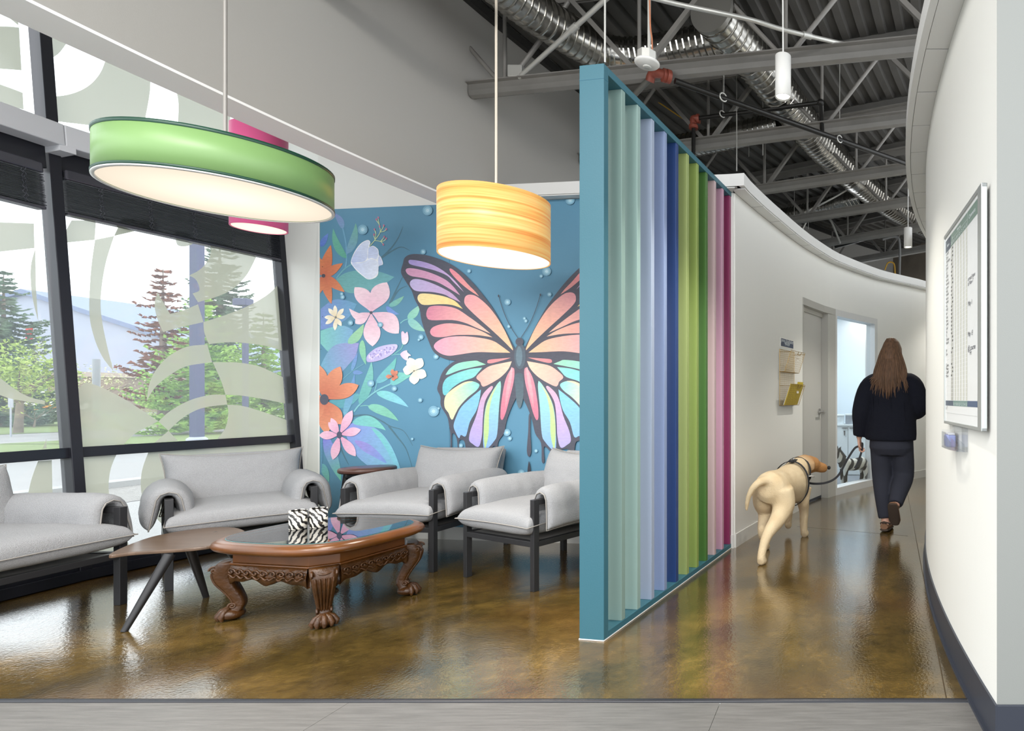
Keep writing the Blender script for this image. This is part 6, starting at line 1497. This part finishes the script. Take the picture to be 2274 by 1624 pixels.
def leg(pts, rr): m.tube(smooth_line(pts, 4), [rr[min(int(i / 4), len(rr) - 1)] + (rr[min(int(i / 4) + 1, len(rr) - 1)] - rr[min(int(i / 4), len(rr) - 1)]) * (i % 4) / 4 for i in range(4 * (len(pts) - 1) + 1)], 14)
# hind right stretched back, hind left under the body, front right planted, front left reaching
leg([(-.27, -.07, .48), (-.27, -.09, .37), (-.34, -.075, .28), (-.475, -.045, .195), (-.535, -.03, .10), (-.565, -.03, .03)], [.095, .088, .062, .040, .031, .030]); m.tube([(-.58, -.03, .03), (-.535, -.03, .026), (-.505, -.03, .02)], [.028, .034, .024], 12)
leg([(-.25, .07, .48), (-.20, .09, .36), (-.17, .09, .27), (-.255, .085, .165), (-.215, .085, .075), (-.205, .085, .03)], [.095, .085, .058, .036, .030, .030]); m.tube([(-.215, .085, .026), (-.17, .085, .026), (-.14, .085, .02)], [.028, .034, .024], 12)
leg([(.22, -.085, .42), (.20, -.09, .32), (.245, -.085, .23), (.255, -.08, .12), (.262, -.08, .03)], [.075, .055, .042, .034, .030]); m.tube([(.25, -.08, .026), (.29, -.08, .026), (.32, -.08, .02)], [.03, .036, .026], 12)
leg([(.22, .085, .42), (.25, .09, .31), (.335, .085, .25), (.36, .085, .16), (.33, .085, .10)], [.075, .055, .042, .034, .030]); m.tube([(.33, .085, .10), (.345, .085, .07), (.36, .085, .05)], [.03, .034, .024], 12)
m.tube(smooth_line([(-.35, .0, .555), (-.405, .04, .55), (-.43, .09, .50), (-.43, .125, .42), (-.42, .14, .34)], 4), [.036 - .0014 * i for i in range(17)], 12)
m.build('body', fur, dg, remesh=.0085, smooth_it=14)
strap = mat('black_webbing', (30, 31, 36), .7)
m = MB(); m.sphere(hd + hdir * .205 - Vector((0, 0, .018)), .017, 10, 8); m.build('nose', strap, dg)
for s in (-1, 1): m = MB(); m.sphere(hd + hs * s * .038 + hdir * .068 + Vector((0, 0, .03)), .010, 8, 6); m.build('eye', strap, dg)
def ring(x, y, z, a, b_, tilt, wd):
    m = MB(); n = 32; vs = []; fs = []
    for j in range(n):
        t = 2 * pi * j / n; xx = x + tilt * sin(t)
        for dx, rr in ((-wd, 1.0), (-wd, 1.03), (wd, 1.03), (wd, 1.0)): vs.append((xx + dx, y + a * rr * cos(t), z + b_ * rr * sin(t)))
    for j in range(n):
        for k in range(4): fs.append((j * 4 + k, j * 4 + (k + 1) % 4, ((j + 1) % n) * 4 + (k + 1) % 4, ((j + 1) % n) * 4 + k))
    return m.add(vs, fs, smooth=False)
ring(.16, 0, .455, .150, .178, .02, .016).build('harness_strap', strap, dg); ring(.30, -.003, .52, .118, .132, .05, .016).build('harness_strap', strap, dg)
m = MB(); m.box((.15, -.02, .628), (.29, .02, .642)); m.build('harness_back', strap, dg, bevel=.004)
m = MB(); m.tube([(.23 + .014 * cos(t), -.0 + .014 * sin(t), .648) for t in [i * pi / 5 for i in range(11)]], .003, 6); m.build('harness_ring', chrome, dg)
# leash
Pd = dgo + gx * .27 + gy_ * -.135 + Vector((0, 0, .50)); hp_ = PO + haL + Vector((.006, .015, -.075))
o = thing('leash', 'black leash hanging from the hand of the walking woman to the dog', 'leash', hp_)
def ribbon(mb, pts, wd, up):
    P = smooth_line(pts, 8); vs = []; fs = []
    for i, p_ in enumerate(P):
        t = (P[min(i + 1, len(P) - 1)] - P[max(i - 1, 0)]).normalized(); s_ = t.cross(Vector(up)).normalized() * wd; u_ = s_.cross(t).normalized() * .0016
        vs += [p_ + s_ + u_ - hp_, p_ - s_ + u_ - hp_, p_ - s_ - u_ - hp_, p_ + s_ - u_ - hp_]
    for i in range(len(P) - 1):
        for k in range(4): fs.append((i * 4 + k, i * 4 + (k + 1) % 4, (i + 1) * 4 + (k + 1) % 4, (i + 1) * 4 + k))
    mb.add(vs, fs)
m = MB(); ribbon(m, [Pd, at(1797, 1073, 4.86), at(1832, 1073, 4.92), at(1860, 1058, 4.96), at(1882, 1020, 4.98), at(1898, 996, 4.99), hp_], .0095, (0, -1, .3)); m.build('strap', strap, o)
m = MB(); ribbon(m, [hp_ + Vector((0, .0, -.005)), at(1915, 985, 4.98), at(1913, 1004, 4.98), at(1904, 1030, 4.97), at(1898, 1040, 4.96)], .0095, (0, -1, .3)); m.build('handle_loop', strap, o)
m = MB(); m.tube([Pd - hp_ + Vector((-.02, -.01, .006)), Pd - hp_ + Vector((.03, .02, 0))], .006, 8); m.build('snap_hook', chrome, o)
# lettering becomes plain meshes
bpy.context.view_layer.update(); dg = bpy.context.evaluated_depsgraph_get()
for o in [o for o in SC.objects if o.type == 'FONT']:
    me = D.meshes.new_from_object(o.evaluated_get(dg)); n = D.objects.new('lettering', me); COL.objects.link(n)
    n.parent = o.parent; n.matrix_parent_inverse = o.matrix_parent_inverse.copy(); n.matrix_basis = o.matrix_basis.copy(); D.objects.remove(o)
# unseen lamp without fixture, added beyond the bend to brighten the far corridor
q = pol(10.35, R(37), 2.7); lamp('corridor_spot', 'SPOT', q, 70, (1, .96, .9), .05, (0, 0, 0), cone=2.3)
